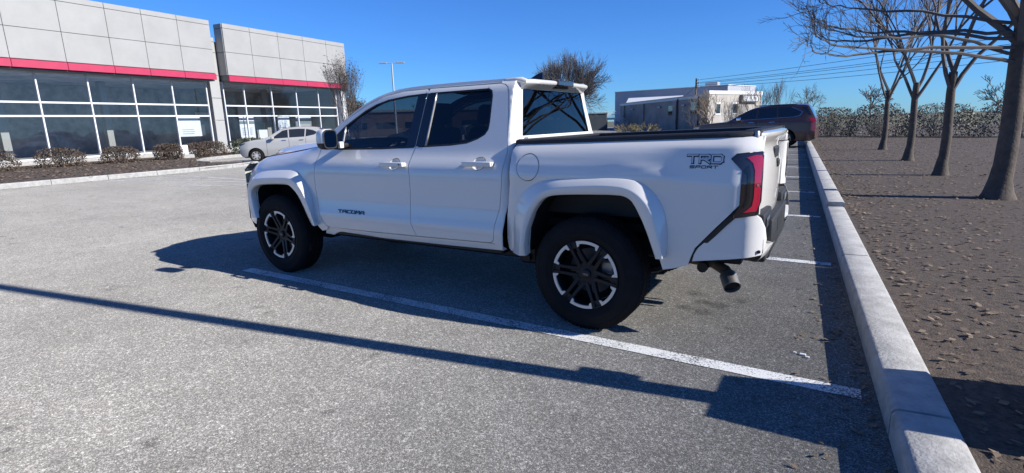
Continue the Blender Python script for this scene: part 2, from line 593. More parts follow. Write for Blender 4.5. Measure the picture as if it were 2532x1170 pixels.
def kerb_x(y): return 1.70 - 0.063 * y
LT = math.tan(-0.0101)
def line_quad(mb, x0, x1, y, wd=0.115, z=0.004):
    a = [(x0, y + LT * x0 - wd / 2), (x1, y + LT * x1 - wd / 2), (x1, y + LT * x1 + wd / 2), (x0, y + LT * x0 + wd / 2)]
    n = 40
    for i in range(n):
        t0, t1 = i / n, (i + 1) / n
        xa, xb = x0 + (x1 - x0) * t0, x0 + (x1 - x0) * t1
        e = lambda x, s: y + LT * x + s * wd / 2 + 0.006 * noise.noise(Vector((x * 6, y * 3 + s, 0)))
        mb.add([(xa, e(xa, -1), z), (xb, e(xb, -1), z), (xb, e(xb, 1), z), (xa, e(xa, 1), z)], [(0, 1, 2, 3)])
sl_ = thing('parking_stall_markings', 'worn white stall lines painted on the asphalt beside the kerb', 'road marking', (0, 0, 0))
sl_['kind'] = 'structure'
del sl_['label']; del sl_['category']
for k in range(-2, 12):
    y = -0.0737 + 2.783 * k
    mb = MB(); line_quad(mb, -3.83, kerb_x(y) - 0.07, y); mb.build('stall_line', LINE, sl_)
hl = thing('hatched_markings', '', '', (0, 0, 0)); hl['kind'] = 'structure'
for a, b in (((-16.9, 6.42), (-11.5, 6.14)), ((-15.4, 4.95), (-12.6, 6.24)), ((-13.9, 4.45), (-10.9, 6.05)), ((-24.0, 5.2), (-16.9, 6.42)), ((-21.5, 3.2), (-14.6, 6.2))):
    a, b = Vector(a), Vector(b); d = (b - a).normalized(); q = Vector((-d.y, d.x)) * 0.065
    obj('hatch_line', [(p.x, p.y, 0.004) for p in (a - q, b - q, b + q, a + q)], [(0, 1, 2, 3)], LINE, hl)

# raised concrete kerb to the right, laid in long pieces
kb = thing('kerb', '', '', (0, 0, 0)); kb['kind'] = 'structure'
yy = -9.6
kd = Vector((-0.063, 1)).normalized(); kn = Vector((kd.y, -kd.x))
while yy < 46:
    y2 = yy + 3.05
    a = Vector((kerb_x(yy), yy)); b = Vector((kerb_x(y2 - 0.02), y2 - 0.02))
    if not (kerb_x(yy) < -5):
        mb = MB(); hk = .142 if yy < 5.6 else .208
        prof = [(0.0, -0.05), (0.0, hk - .028), (0.012, hk - .010), (0.03, hk - .003), (0.205, hk), (0.225, hk - .015), (0.225, -0.05)]
        rows = []
        for p in (a, b): rows.append([(p.x + kn.x * s, p.y + kn.y * s, z) for s, z in prof])
        mb.quads(rows, True)
        k = len(mb.v); mb.v += rows[0] + rows[1]
        mb.f += [tuple(k + i for i in range(7)), tuple(k + 7 + i for i in range(7))[::-1]]
        mb.build('kerb_stone', CONC, kb, smooth=40)
    yy = y2
bedp = [(kerb_x(y) + 0.20, y) for y in (-30, -5, 0, 10, 20, 45, 65)]
sheet('planting_bed', [(60, -30)] + [(60, 65)] + bedp[::-1], 0.118, MULCH, kind='structure')

# planting bed in front of the showroom
PB = [(-18.9, -30), (-19.0, 7.4), (-19.4, 9.2), (-19.9, 10.9), (-20.4, 11.35), (-20.95, 10.9), (-22.6, 10.0), (-25.2, 10.9), (-27.6, 13.4), (-29.6, 22), (-31.4, 31), (-45, 31), (-45, -30)]
PBs = [tuple(p) for p in smooth_line(PB[:11], 2)] + PB[11:]
k2 = thing('showroom_kerb', '', '', (0, 0, 0)); k2['kind'] = 'structure'
front = [Vector(p) for p in PBs[:-2]]
acc = []
run = resample(front, step=1.5)
for a, b in zip(run, run[1:]):
    d = (b - a).normalized(); q = Vector((-d.y, d.x)); b2 = b - d * 0.015
    if b.y < -14: continue
    mb = MB()
    prof = [(0, -0.03), (0, 0.12), (0.02, 0.15), (0.15, 0.15), (0.15, -0.03)]
    mb.quads([[(p.x + q.x * s, p.y + q.y * s, z) for s, z in prof] for p in (a, b2)], False)
    k = len(mb.v); r0 = [(a.x + q.x * s, a.y + q.y * s, z) for s, z in prof]; r1 = [(b2.x + q.x * s, b2.y + q.y * s, z) for s, z in prof]
    mb.v += r0 + r1; mb.f += [tuple(k + i for i in range(5)), tuple(k + 5 + i for i in range(5))]
    mb.build('kerb_stone', CONC, k2)
sheet('showroom_planting_bed', PBs, 0.11, MULCH, kind='structure')

# loose litter on the beds and a little on the asphalt
def litter(name, spots, m, smin, smax, zf, kindlabel=None):
    vs = []; fs = []
    for (x, y) in spots:
        s = smin + (smax - smin) * R(); a = R() * PI; t = (R() - .5) * 1.2
        ux = Vector((math.cos(a), math.sin(a), t * .5)) * s; uy = Vector((-math.sin(a), math.cos(a), (R() - .5) * .8)) * s * (0.35 + 0.4 * R())
        c = Vector((x, y, zf(x, y) + s * 0.35 + 0.004))
        k = len(vs); vs += [c - ux, c - uy, c + ux, c + uy]; fs.append((k, k + 1, k + 2, k + 3))
    o = obj(name, vs, fs, m)
    o['kind'] = 'stuff'
    return o
spots = []
while len(spots) < 9000:
    x = -31 + 12.5 * R(); y = -12 + 40 * R() ** 0.9
    if pip(x, y, PBs): spots.append((x, y))
tag(litter('mulch_litter', spots, LITTER, 0.02, 0.07, lambda x, y: 0.11), 'dry leaves and bark chips scattered over the bed below the showroom', 'leaf litter')
spots = [(kerb_x(y) + 0.3 + 7 * R() ** 1.5, y) for y in [(-2 + 36 * R()) for _ in range(16000)]]
tag(litter('bed_litter', spots, LITTER, 0.012, 0.034, lambda x, y: 0.118), 'dry leaves and twigs scattered over the bed right of the kerb', 'leaf litter')
spots = []
for i in range(1100):
    y = -3 + 26 * R()
    spots.append((kerb_x(y) - 0.04 - 0.35 * R() ** 2.5, y))
for i in range(700):
    t = R(); y = -10 + 18 * t
    spots.append((-18.85 + 0.6 * R() ** 2 + (0 if y < 7.4 else -(y - 7.4) * .35), y))
tag(litter('gutter_litter', spots, LITTER, 0.008, 0.028, lambda x, y: 0.0), 'fine dead leaves gathered along the foot of the kerbs', 'leaf litter')
# crumbs of paper and stone on the asphalt
mb = MB()
for (x, y, s) in ((1.345, 0.30, .018), (1.37, .27, .012), (1.30, .31, .010)):
    mb.bbox(x - s, x + s, y - s * .5, y + s * .5, .001, .012, .003, 1)
tag(mb.build('paper_scrap', POSTER), 'small crumpled white scrap lying on the asphalt near the kerb', 'litter')
# ------------------------------------------------------------------ showroom building on the left
SA = Vector((-32.0, 17.34)); SD = Vector((-0.094, 0.9956)).normalized(); SN = Vector((SD.y, -SD.x))
def F3(s, o, z): return (SA.x + SD.x * s + SN.x * o, SA.y + SD.y * s + SN.y * o, z)
def fbox(mb, s0, s1, o0, o1, z0, z1):
    k = len(mb.v); q = MB(); q.box(s0, s1, o0, o1, z0, z1)
    mb.add([F3(a, b, c) for a, b, c in q.v], [f[::-1] for f in q.f]); return mb
def fbb(mb, s0, s1, o0, o1, z0, z1, b=0.01):
    q = MB(); q.bbox(s0, s1, o0, o1, z0, z1, b, 1)
    mb.add([F3(a, c_, c) for a, c_, c in q.v], [f[::-1] for f in q.f]); return mb
sh = thing('showroom_building', 'grey panelled car showroom with a red band above tall glass walls', 'building', (-36, 20, 0))
def fpart(name, m, *bx, **kw):
    mb = MB()
    for b in bx: fbb(mb, *b)
    return mb.build(name, m, sh, **kw)
# carcass
fpart('wall', ALUD, (-26, 10.6, -18, -0.84, 4.7, 6.9))
for s0, s1 in ((0.03, 10.6), (-15.3, -0.88)):
    fpart('wall', ALUD, (s0, s1, -0.80, -0.07, 4.60, 7.99))
def clad(s_edges, z_edges, o1=0.0, th=0.06):
    for a, b in zip(s_edges, s_edges[1:]):
        for c, d in zip(z_edges, z_edges[1:]):
            fpart('cladding_panel', PANELM, (a + .009, b - .009, o1 - th, o1, c + .009, d - .009))
clad([0, 1.96, 4.18, 6.38, 8.65, 10.64], [4.93, 6.33, 7.76, 8.05])
clad([-15.3, -13.1, -10.9, -8.7, -6.6, -4.8, -2.85, -0.84], [4.98, 6.38, 7.80, 8.08])
# return faces of the two boxes
for s0, s1 in ((-0.02, 0.03), (-0.88, -0.83)):
    for c, d in zip([4.93, 6.33, 7.76, 8.05], [6.33, 7.76, 8.05]):
        fpart('cladding_panel', PANELM, (s0, s1, -0.80, -0.075, c + .014, d - .014))
for a, b in zip([0, 1.96, 4.18, 6.38, 8.65, 10.64], [1.96, 4.18, 6.38, 8.65, 10.64]):
    fpart('red_band', REDP, (a + .008, b - .008, -0.10, 0.05, 4.55, 4.90))
ee = [-15.3, -13.1, -10.9, -8.7, -6.6, -4.8, -2.85, -0.84]
for a, b in zip(ee, ee[1:]):
    fpart('red_band', REDP, (a + .008, b - .008, -0.10, 0.05, 4.60, 4.95))
fpart('soffit', ALUD, (0.05, 10.6, -0.79, -0.10, 4.52, 4.58))
fpart('soffit', ALUD, (-15.3, -0.9, -0.79, -0.10, 4.52, 4.58))
ALU2 = mat('pale_panel', (.36, .36, .35), .45, var=.06, vscale=1)
# pillar between the two glass walls and the end column
for z0, z1 in ((0, 2.16), (2.16, 3.54), (3.54, 4.93), (4.93, 6.32), (6.32, 6.97), (6.97, 7.24)):
    fpart('pillar_panel', ALU2, (-0.80, -0.14, -1.05, -0.76, z0 + .012, z1 - .012))
    fpart('pillar_panel', ALU, (10.15, 10.66, -0.9, -0.30, z0 + .012, z1 - .012))
fpart('inner_pillar', PANELM, (0.0, 0.28, -2.3, -2.0, 0, 3.6))
# glazing: mullions, transoms, panes
for ms, z1 in (([0.05, 1.56, 3.75, 5.95, 8.10, 9.98], 4.55), ([-14.2, -12.0, -9.8, -7.6, -5.4, -3.25, -1.10], 4.55)):
    for s in ms: fpart('mullion', ALU, (s - .035, s + .035, -0.86, -0.72, 0.30, z1))
    for a, b in zip(ms, ms[1:]):
        for z in (2.43, 3.08): fpart('transom', ALU, (a + .046, b - .046, -0.85, -0.73, z - .045, z + .045))
        fpart('transom', ALU, (a + .046, b - .046, -0.85, -0.73, 0.30, 0.40))
        for c, d in ((0.40, 2.385), (2.475, 3.035), (3.125, 4.55)):
            mb = MB(); mb.add([F3(a + .05, -0.79, c), F3(b - .05, -0.79, c), F3(b - .05, -0.79, d), F3(a + .05, -0.79, d)], [(0, 1, 2, 3)])
            mb.build('glass_pane', GLASS_S, sh)
fpart('plinth', CONC, (-15.3, 10.6, -1.0, -0.70, 0, 0.29))
fpart('floor', INTW, (-15.3, 10.6, -9, -1.01, 0, 0.29))
fpart('back_wall', INTW, (-15.3, 10.6, -9.2, -9.0, 0, 4.6))
fpart('side_wall', PANELM, (10.45, 10.60, -9, -0.92, 0, 6.8))
fpart('side_wall', INTW, (-15.5, -15.35, -9, -0.92, 0, 4.6))
fpart('ceiling', INTW, (-15.3, 10.4, -9, -0.9, 4.56, 4.62))
for s in (2.0, 6.5, -5, -10): fpart('inner_column', PANELM, (s, s + .35, -5.2, -4.85, 0.29, 4.55))
for s, o in ((1.2, -3), (3.4, -6), (5.6, -3.5), (7.4, -6)): fpart('ceiling_light', ALU, (s, s + .9, o, o + .18, 4.47, 4.54))
for s0, s1, z0, z1, o in ((3.3, 6.1, 2.6, 2.95, -8.8), (7, 9.2, 2.2, 3.6, -8.8), (1.5, 3, 1.2, 2.0, -7.5), (5.6, 6.9, 0.3, 1.5, -5)):
    fpart('display_panel', ALU, (s0, s1, o, o + .08, z0, z1))
# posters standing behind the glass
def poster(s0, s1, z0, z1, o=-1.12, rows=True):
    f = fpart('poster', POSTER, (s0, s1, o - .03, o, z0, z1))
    mb = MB(); w_ = s1 - s0
    if rows:
        fbb(mb, s0, s1, o + .002, o + .006, z1 - .50, z1 - .30, .001)
        for i in range(4):
            for j in range(2):
                a = s0 + w_ * (.12 + .45 * j); zz = z1 - .75 - i * (z1 - z0 - .9) / 4
                fbb(mb, a, a + w_ * .28, o + .002, o + .006, zz - .03, zz, .001)
                fbb(mb, a, a + w_ * (.12 + .1 * R()), o + .002, o + .006, zz - .09, zz - .07, .001)
        fbb(mb, s0 + w_ * .1, s1 - w_ * .1, o + .002, o + .006, z1 - .22, z1 - .19, .001)
    else:
        for i in range(3):
            fbb(mb, s0 + w_ * .15, s0 + w_ * (.5 + .3 * R()), o + .002, o + .006, z1 - .8 - i * .12, z1 - .77 - i * .12, .001)
    o_ = mb.build('poster_print', PRINT, f)
    return f
poster(1.20, 2.35, 0.95, 2.40); poster(4.35, 5.40, 0.95, 2.38, rows=False); poster(-3.0, -1.55, 1.2, 2.40, rows=False)
fpart('poster', PRINT, (6.0, 7.55, -1.2, -1.17, 0.9, 2.05)); fpart('poster', POSTER, (6.02, 7.50, -1.16, -1.13, 2.2, 2.38))
fpart('poster', PANELM, (6.1, 7.4, -1.16, -1.13, 1.0, 1.85))
fpart('roof', ALUD, (-26, 10.6, -18, -0.85, 6.91, 7.0))

# ------------------------------------------------------------------ foliage helpers
def leaf_quads(n, pt, smin, smax):
    vs = []; fs = []
    for i in range(n):
        c = Vector(pt()); s = smin + (smax - smin) * R()
        a = Vector((R() - .5, R() - .5, R() - .5)).normalized(); b = a.orthogonal().normalized()
        b = (b * math.cos(i) + a.cross(b) * math.sin(i))
        k = len(vs); vs += [c - a * s, c - b * s * .55, c + a * s, c + b * s * .55]; fs.append((k, k + 1, k + 2, k + 3))
    return vs, fs

def grow(mb, tips, p, d, ln, rad, lvl, maxl, rs, spread=0.5, up=0.12, sides=4, nseg=4, kids=(3, 4), ratio=(0.62, 0.8), wig=0.18, mind=0.004, first=None):
    pts = [p.copy()]; rr = [rad]; dd = d.copy()
    for i in range(nseg):
        dd = (dd + Vector((rs.gauss(0, wig), rs.gauss(0, wig), rs.gauss(0, wig) + up * 0.5))).normalized()
        pts.append(pts[-1] + dd * ln / nseg); rr.append(max(mind, rad * (1 - 0.45 * (i + 1) / nseg)))
    (first if (first is not None and lvl == 0) else mb).tube(pts, rr, n=max(3, sides - lvl) if lvl else 8, caps=False)
    tips.append((pts[-1], lvl))
    if lvl >= maxl: return
    k = rs.randint(*kids)
    for j in range(k):
        t = 1.0 if j == 0 else rs.uniform(0.45, 1.0)
        i = min(nseg - 1, int(t * nseg)); q = pts[i].lerp(pts[i + 1], t * nseg - i) if i < nseg else pts[-1]
        ax = Vector((rs.gauss(0, 1), rs.gauss(0, 1), rs.gauss(0, 1))); ax = (ax - dd * ax.dot(dd)).normalized()
        an = rs.uniform(0.4, 1.0) * spread * (0.6 if j == 0 else 1.15)
        nd = (dd * math.cos(an) + ax * math.sin(an) + Vector((0, 0, up))).normalized()
        grow(mb, tips, q, nd, ln * rs.uniform(*ratio), max(mind, rad * (0.62 if j == 0 else 0.5)), lvl + 1, maxl, rs, spread, up, sides, max(2, nseg - 1), kids, ratio, wig, mind)

def bare_tree(label, loc, stems, ln, rad, maxl, seed, spread=0.5, up=0.1, group=None, lean=0.35, kids=(3, 4), mind=0.01, ratio=(0.62, 0.8), m=TWIG, leaves=0, leafm=LEAFB, lsize=(.03, .06), name='bare_tree', trunk_d=None, wig=0.18, H=None, Wd=None):
    rs = random.Random(seed)
    t = thing(name, label, 'tree', loc, group)
    mb = MB(); tr_ = MB(); tips = []
    for i in range(stems):
        a = 2 * PI * (i + rs.random() * .5) / stems
        d = Vector((math.cos(a) * lean, math.sin(a) * lean, 1)).normalized() if (stems > 1) else (trunk_d or Vector((0.03, 0, 1))).normalized()
        p = Vector(loc) + Vector((math.cos(a), math.sin(a), 0)) * (0.12 if stems > 1 else 0)
        grow(mb, tips, p, d, ln, rad, 0, maxl, rs, spread, up, kids=kids, mind=mind, ratio=ratio, first=tr_, wig=wig)
    if H:      # bring the crown to its measured height and width
        b0 = Vector(loc); zz = sorted(v[2] for v in mb.v); rr = sorted(math.hypot(v[0] - b0.x, v[1] - b0.y) for v in mb.v)
        kz = H / (zz[int(len(zz) * .998)] - b0.z); kr = (Wd / 2) / rr[int(len(rr) * .985)]
        fx = lambda v: Vector((b0.x + (v[0] - b0.x) * kr, b0.y + (v[1] - b0.y) * kr, b0.z + (v[2] - b0.z) * kz))
        mb.v = [tuple(fx(v)) for v in mb.v]; tr_.v = [tuple(fx(v)) for v in tr_.v]; tips = [(fx(q), l) for q, l in tips]
    tr_.build('trunk', BARK, t, smooth=60)
    mb.build('branches', m, t, smooth=60)
    if leaves:
        T = [q for q, l in tips if l >= maxl - 1]
        vs, fs = leaf_quads(leaves, lambda: rs.choice(T) + Vector((rs.gauss(0, .09), rs.gauss(0, .09), rs.gauss(0, .09))), *lsize)
        o = obj('leaves', vs, fs, leafm, t); o['kind'] = 'stuff'
    return t

def hedge(name, label, cat, boxes, leafm, n, s, group=None, twigs=120, lump=0.12, loc=None):
    """clipped shrubs: leaves spread in uneven rounded lumps over a twiggy core"""
    c = boxes[0][:2] if loc is None else loc
    t = thing(name, label, cat, (c[0], c[1], 0.1), group)
    vs = []; fs = []; tw = MB()
    for (x, y, rx, ry, z0, z1) in boxes:
        sd = R() * 50
        def pt():
            while True:
                a = Vector((R() * 2 - 1, R() * 2 - 1, R()))
                q = (abs(a.x) ** 2.6 + abs(a.y) ** 2.6 + abs(a.z) ** 4)
                q += lump * 3 * noise.noise(Vector((a.x * 2.2 + sd, a.y * 2.2, a.z * 2.5)))
                if 0.35 < q < 1 + lump * R(): break
            return (x + a.x * rx, y + a.y * ry, z0 + a.z * (z1 - z0))
        v, f = leaf_quads(n // len(boxes), pt, *s); k = len(vs); vs += v; fs += [tuple(i + k for i in g) for g in f]
        for i in range(twigs // len(boxes)):
            a = R() * 2 * PI; b = R()
            e = Vector((x + math.cos(a) * rx * b * .9, y + math.sin(a) * ry * b * .9, z0 + (z1 - z0) * (.75 + .3 * R())))
            o = Vector((x + math.cos(a) * rx * .2, y + math.sin(a) * ry * .2, z0 - .05))
            tw.tube([o, o.lerp(e, .5) + Vector((0, 0, .05)), e], [.012, .008, .004], n=3, caps=False)
    tag(tw.build('stems', TWIG, t), kind='stuff')
    o = obj('foliage', vs, fs, leafm, t); o['kind'] = 'stuff'
    return t

G1 = 'clipped shrubs along the foot of the showroom'
hedge('hedge', 'dark clipped hedge under the showroom glass, directly behind the pale crossover', 'hedge', [(-29.6, 16.6, .7, 1.3, .1, 1.05), (-29.5, 18.9, .7, 1.3, .1, 1.1), (-29.7, 21.2, .7, 1.3, .1, 1.05), (-29.8, 23.6, .7, 1.2, .1, 1.0)], LEAFD, 9000, (.03, .06))
hedge('shrub', 'brown twiggy shrub at the foot of the pale showroom pillar', 'shrub', [(-28.9, 13.9, .65, .75, .1, .95), (-28.7, 12.9, .6, .6, .1, .9)], LEAFB, 4000, (.03, .05), G1)
hedge('shrub', 'brown twiggy shrub at the left edge of the photo below the showroom window', 'shrub', [(-28.2, 11.2, .6, .65, .1, .95)], LEAFB, 2400, (.03, .05), G1)
for i, y in enumerate((8.9, 6.6, 4.2, 1.6)):
    hedge('shrub', 'brown twiggy shrub below the showroom glass, number %s leftward past the low white cabinet' % ['one', 'two', 'three', 'four'][i] if False else
          ['dense brown shrub below the showroom glass left of the edge shrub', 'broad brown shrub below the showroom glass farther left', 'round brown shrub below the far left showroom glass', 'leftmost brown shrub below the showroom glass'][i],
          'shrub', [(-28.0, y, .65, .8 + .1 * i, .1, .9 + .05 * i)], LEAFB, 1800, (.03, .055), G1, twigs=60)
cbx = thing('utility_cabinet', 'small white pedestal cabinet between the brown shrubs in the mulch', 'cabinet', (-28.4, 12.05, .1))
mb = MB(); mb.bbox(-28.55, -28.25, 11.85, 12.25, .30, .80, .03); mb.build('housing', POSTER, cbx)
mb = MB(); mb.bbox(-28.7, -28.1, 11.65, 12.45, .1, .30, .02, 1); mb.build('base_slab', CONC, cbx)

# multi-stem tree keeping some dead leaves in front of the showroom's far end
bare_tree('slender multi-stem tree with sparse dark leaves before the showroom end', (-27.4, 22.6, .1), 6, 1.5, .045, 4, 11, spread=.42, up=.20, lean=.22, kids=(3, 4), mind=.004, H=6.1, Wd=3.5, leaves=1500, leafm=LEAFB, lsize=(.03, .06), ratio=(.66, .86), name='leafy_tree')
bare_tree('brownish leafy tree far behind the right end of the showroom', (-46.5, 41, 0), 5, 1.5, .08, 4, 21, spread=.6, up=.12, lean=.4, mind=.015, H=5.6, Wd=6, leaves=5200, leafm=LEAFB, lsize=(.06, .11), name='leafy_tree')

# twin-arm light pole far behind
lp = thing('light_pole', 'tall white car park light pole with two lamp arms against the sky', 'lamp post', (-34.7, 35, 0))
mb = MB(); mb.tube([(-34.7, 35, 0), (-34.7, 35, 7.2)], [.11, .07], n=10); mb.build('pole', GALV, lp, smooth=40)
mb = MB(); mb.tube([(-35.2, 35 - .3, 7.22), (-34.2, 35 + .3, 7.22)], .03, n=6); mb.build('cross_arm', GALV, lp)
for s in (-1, 1):
    mb = MB(); x = -34.7 + s * .70; y = 35 + s * .42
    q = MB(); q.bbox(-.36, .36, -.15, .15, -.05, .05, .02)
    ca, sa = .857, .515
    mb.add([(x + v[0] * ca - v[1] * sa, y + v[0] * sa + v[1] * ca, 7.24 + v[2]) for v in q.v], q.f); mb.build('lamp_head', GALV, lp)

# ------------------------------------------------------------------ buildings behind
def wall_box(mb, a, b, th, z0, z1, side=1):
    a = Vector(a); b = Vector(b); d = (b - a).normalized(); n = Vector((-d.y, d.x)) * th * side
    P = [a, b, b + n, a + n]
    mb.add([(p.x, p.y, z0) for p in P] + [(p.x, p.y, z1) for p in P], [(0, 3, 2, 1), (4, 5, 6, 7), (0, 1, 5, 4), (1, 2, 6, 5), (2, 3, 7, 6), (3, 0, 4, 7)])
    return mb
A_, B_, C_ = Vector((-29.87, 82.78)), Vector((-11.69, 61.49)), Vector((-7.35, 71.5))
dAB = (B_ - A_).normalized(); nAB = Vector((dAB.y, -dAB.x)) * -1
nAB = Vector((-dAB.y, dAB.x)) * -1 if Vector((-dAB.y, dAB.x)).y > 0 else Vector((-dAB.y, dAB.x))
ib = thing('industrial_building', 'low grey rendered building with a shaded long wall and sunlit end', 'building', (-14, 68, 0))
D_ = C_ + (A_ - B_)
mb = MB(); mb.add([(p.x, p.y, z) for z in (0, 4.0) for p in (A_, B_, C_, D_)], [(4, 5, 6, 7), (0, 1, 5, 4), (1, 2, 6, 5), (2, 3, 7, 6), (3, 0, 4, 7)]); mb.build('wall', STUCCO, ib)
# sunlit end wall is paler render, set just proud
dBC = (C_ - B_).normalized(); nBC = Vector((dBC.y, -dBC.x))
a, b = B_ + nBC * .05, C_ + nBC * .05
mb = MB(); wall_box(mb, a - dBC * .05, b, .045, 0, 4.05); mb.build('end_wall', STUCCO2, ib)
mb = MB(); wall_box(mb, a - dBC * .12 + nBC * .08, b + nBC * .08, .30, 4.051, 4.45); mb.build('coping', WHITEM, ib)
a, b = A_ + nAB * .10, B_ + nAB * .10
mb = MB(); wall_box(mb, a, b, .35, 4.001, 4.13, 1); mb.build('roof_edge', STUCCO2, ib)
mb = MB(); wall_box(mb, a, b, .05, 3.72, 3.999, 1); mb.build('gutter', GALV, ib)
L_AB = (B_ - A_).length
for t, w_ in ((.06, .5), (.33, .8), (.70, .9), (.955, .7)):
    p = A_ + dAB * L_AB * t
    mb = MB(); wall_box(mb, p + nAB * .25, p + dAB * w_ + nAB * .25, .24, 0, 3.70, 1); mb.build('pilaster', STUCCO, ib)
for t, z0, z1 in ((.64, 1.9, 3.1), (.86, 2.0, 3.3)):
    p = A_ + dAB * L_AB * t
    fr = MB(); wall_box(fr, p + nAB * .06, p + dAB * 1.6 + nAB * .06, .05, z0 - .1, z1 + .1, 1)
    f_ = fr.build('window', ALUD, ib)
    g_ = MB(); wall_box(g_, p + dAB * .1 + nAB * .09, p + dAB * 1.5 + nAB * .09, .02, z0, z1, 1); g_.build('pane', GLASS_FAR, f_)
for t in (.20, .55, .80):
    p = A_ + dAB * L_AB * t + nAB * .2
    mb = MB(); mb.bbox(p.x - .2, p.x + .2, p.y - .2, p.y + .2, 2.9, 3.15, .05); mb.build('wall_lamp', GALV, ib)
for t in (.74, .93, .965):
    p = A_ + dAB * L_AB * t + nAB * .15
    mb = MB(); mb.tube([(p.x, p.y, 0), (p.x, p.y, 3.9)], .07, n=6); mb.build('downpipe', WIRE, ib)
LBC = (C_ - B_).length
for t, w_ in ((.12, .95), (.42, 1.2)):
    p = B_ + dBC * LBC * t + nBC * .07
    fr = MB(); wall_box(fr, p, p + dBC * w_, -.06, 1.75, 3.15, 1); f_ = fr.build('window', WHITEM, ib)
    g_ = MB(); wall_box(g_, p + dBC * .08 + nBC * .07, p + dBC * (w_ - .08) + nBC * .07, -.02, 1.9, 2.95, 1); g_.build('pane', GLASS_FAR, f_)
p = B_ + dBC * LBC * .56 + nBC * .07
mb = MB(); wall_box(mb, p, p + dBC * 3.4, -.35, 3.15, 4.0, 1); f_ = mb.build('sign_box', ALUD, ib)
mb = MB(); wall_box(mb, p + dBC * .15 + nBC * .36, p + dBC * 3.25 + nBC * .36, -.03, 3.25, 3.9, 1); mb.build('sign_face', POSTER, f_)
# taller slab behind
sb = thing('warehouse', 'plain slate grey warehouse wall rising behind the rendered building', 'building', (-24, 92, 0))
Ls, Rs, Rr = Vector((-34.08, 91.53)), Vector((-14.41, 89.2)), Vector((-11.5, 98))
Lr = Ls + (Rr - Rs)
mb = MB(); mb.add([(p.x, p.y, z) for z in (0, 6.4) for p in (Ls, Rs, Rr, Lr)], [(4, 5, 6, 7), (0, 1, 5, 4), (1, 2, 6, 5), (2, 3, 7, 6), (3, 0, 4, 7)]); mb.build('wall', SLABM, sb)
mb = MB(); mb.add([(p.x, p.y, z) for z in (6.4, 6.5) for p in (Ls + Vector((-.1, -.1)), Rs + Vector((.1, -.1)), Rr + Vector((.1, .1)), Lr + Vector((-.1, .1)))], [(4, 5, 6, 7), (0, 1, 5, 4), (1, 2, 6, 5), (2, 3, 7, 6), (3, 0, 4, 7)]); mb.build('coping', WHITEM, sb)
mb = MB(); mb.bbox(-18.5, -16.5, 92, 94, 6.5, 7.2, .05, 1); mb.build('roof_unit', GALV, sb)
# sunlit white parapet between the two
sp_ = thing('white_roof', 'bright white sloping roof catching the sun above the shaded grey wall', 'roof', (-28, 84, 0))
mb = MB(); mb.add([(-29.6, 84.2, 3.9), (-20.5, 82.0, 3.9), (-20.5, 86.0, 5.05), (-29.6, 86.0, 5.05), (-29.6, 86.2, 0), (-20.5, 86.2, 0)], [(0, 1, 2, 3), (3, 2, 5, 4)]); mb.build('roof_slope', WHITEM, sp_)
ds = thing('dark_shed', 'flat-roofed dark shed to the right of the truck cab', 'shed', (-30.5, 74, 0))
mb = MB(); mb.add([(x, y, z) for z in (0, 2.5) for x, y in ((-35, 71.2), (-29.0, 74.45), (-31, 80), (-38, 77))], [(4, 5, 6, 7), (0, 1, 5, 4), (1, 2, 6, 5), (2, 3, 7, 6), (3, 0, 4, 7)]); mb.build('wall', DKWALL, ds)
mb = MB(); mb.add([(x, y, z) for z in (2.501, 2.66) for x, y in ((-35.1, 71.0), (-28.85, 74.4), (-31, 80.2), (-38.2, 77))], [(0, 3, 2, 1), (4, 5, 6, 7), (0, 1, 5, 4), (1, 2, 6, 5), (2, 3, 7, 6), (3, 0, 4, 7)]); mb.build('roof', STUCCO, ds)
st = thing('outdoor_staircase', 'white metal outdoor stair with railings at the grey building corner', 'staircase', (-30, 78.5, 0))
X = Vector((.862, .507)); O = Vector((-30.55, 78.2))
def sp2(s, o, z): return (O.x + X.x * s - X.y * o, O.y + X.y * s + X.x * o, z)
def sbx(mb, s0, s1, o0, o1, z0, z1):
    q = MB(); q.box(s0, s1, o0, o1, z0, z1); mb.add([sp2(*v) for v in q.v], q.f); return mb
sbx(MB(), 0, 1.5, 0, 1.4, 1.55, 1.85).build('landing', ALU, st)
for s in (.06, 1.3): sbx(MB(), s, s + .12, 0.02, .14, 0, 1.54).build('post', ALU, st)
for o in (0.0, 1.36):
    mb = MB()
    for z in (2.35, 2.85): mb.tube([sp2(0, o, z), sp2(1.5, o, z)], .035, n=5)
    for i in range(8): mb.tube([sp2(.02 + i * .2, o, 1.86), sp2(.02 + i * .2, o, 2.85)], .018, n=4)
    mb.build('railing', ALU, st)
    mb = MB()
    for z in (0, -.5): mb.tube([sp2(1.5, o, 2.85 + z), sp2(3.6, o, 1.15 + z)], .04, n=5)
    for i in range(8): mb.tube([sp2(1.6 + i * .27, o, 1.75 - i * .21), sp2(1.6 + i * .27, o, 2.75 - i * .215)], .018, n=4)
    mb.build('stair_rail', ALU, st)
for i in range(9): sbx(MB(), 1.52 + i * .24, 1.75 + i * .24, 0.05, 1.3, 1.62 - i * .19, 1.67 - i * .19).build('step', ALU, st)
mb = MB(); wall_box(mb, sp2(1.5, -.02, 0)[:2], sp2(3.9, -.02, 0)[:2], .05, 0, 0.1); 
mb.add([sp2(1.5, -.01, 0), sp2(3.6, -.01, 0), sp2(3.6, -.01, .1), sp2(1.5, -.01, 1.6)], [(0, 1, 2, 3)]); mb.build('stringer', SLABM, st)

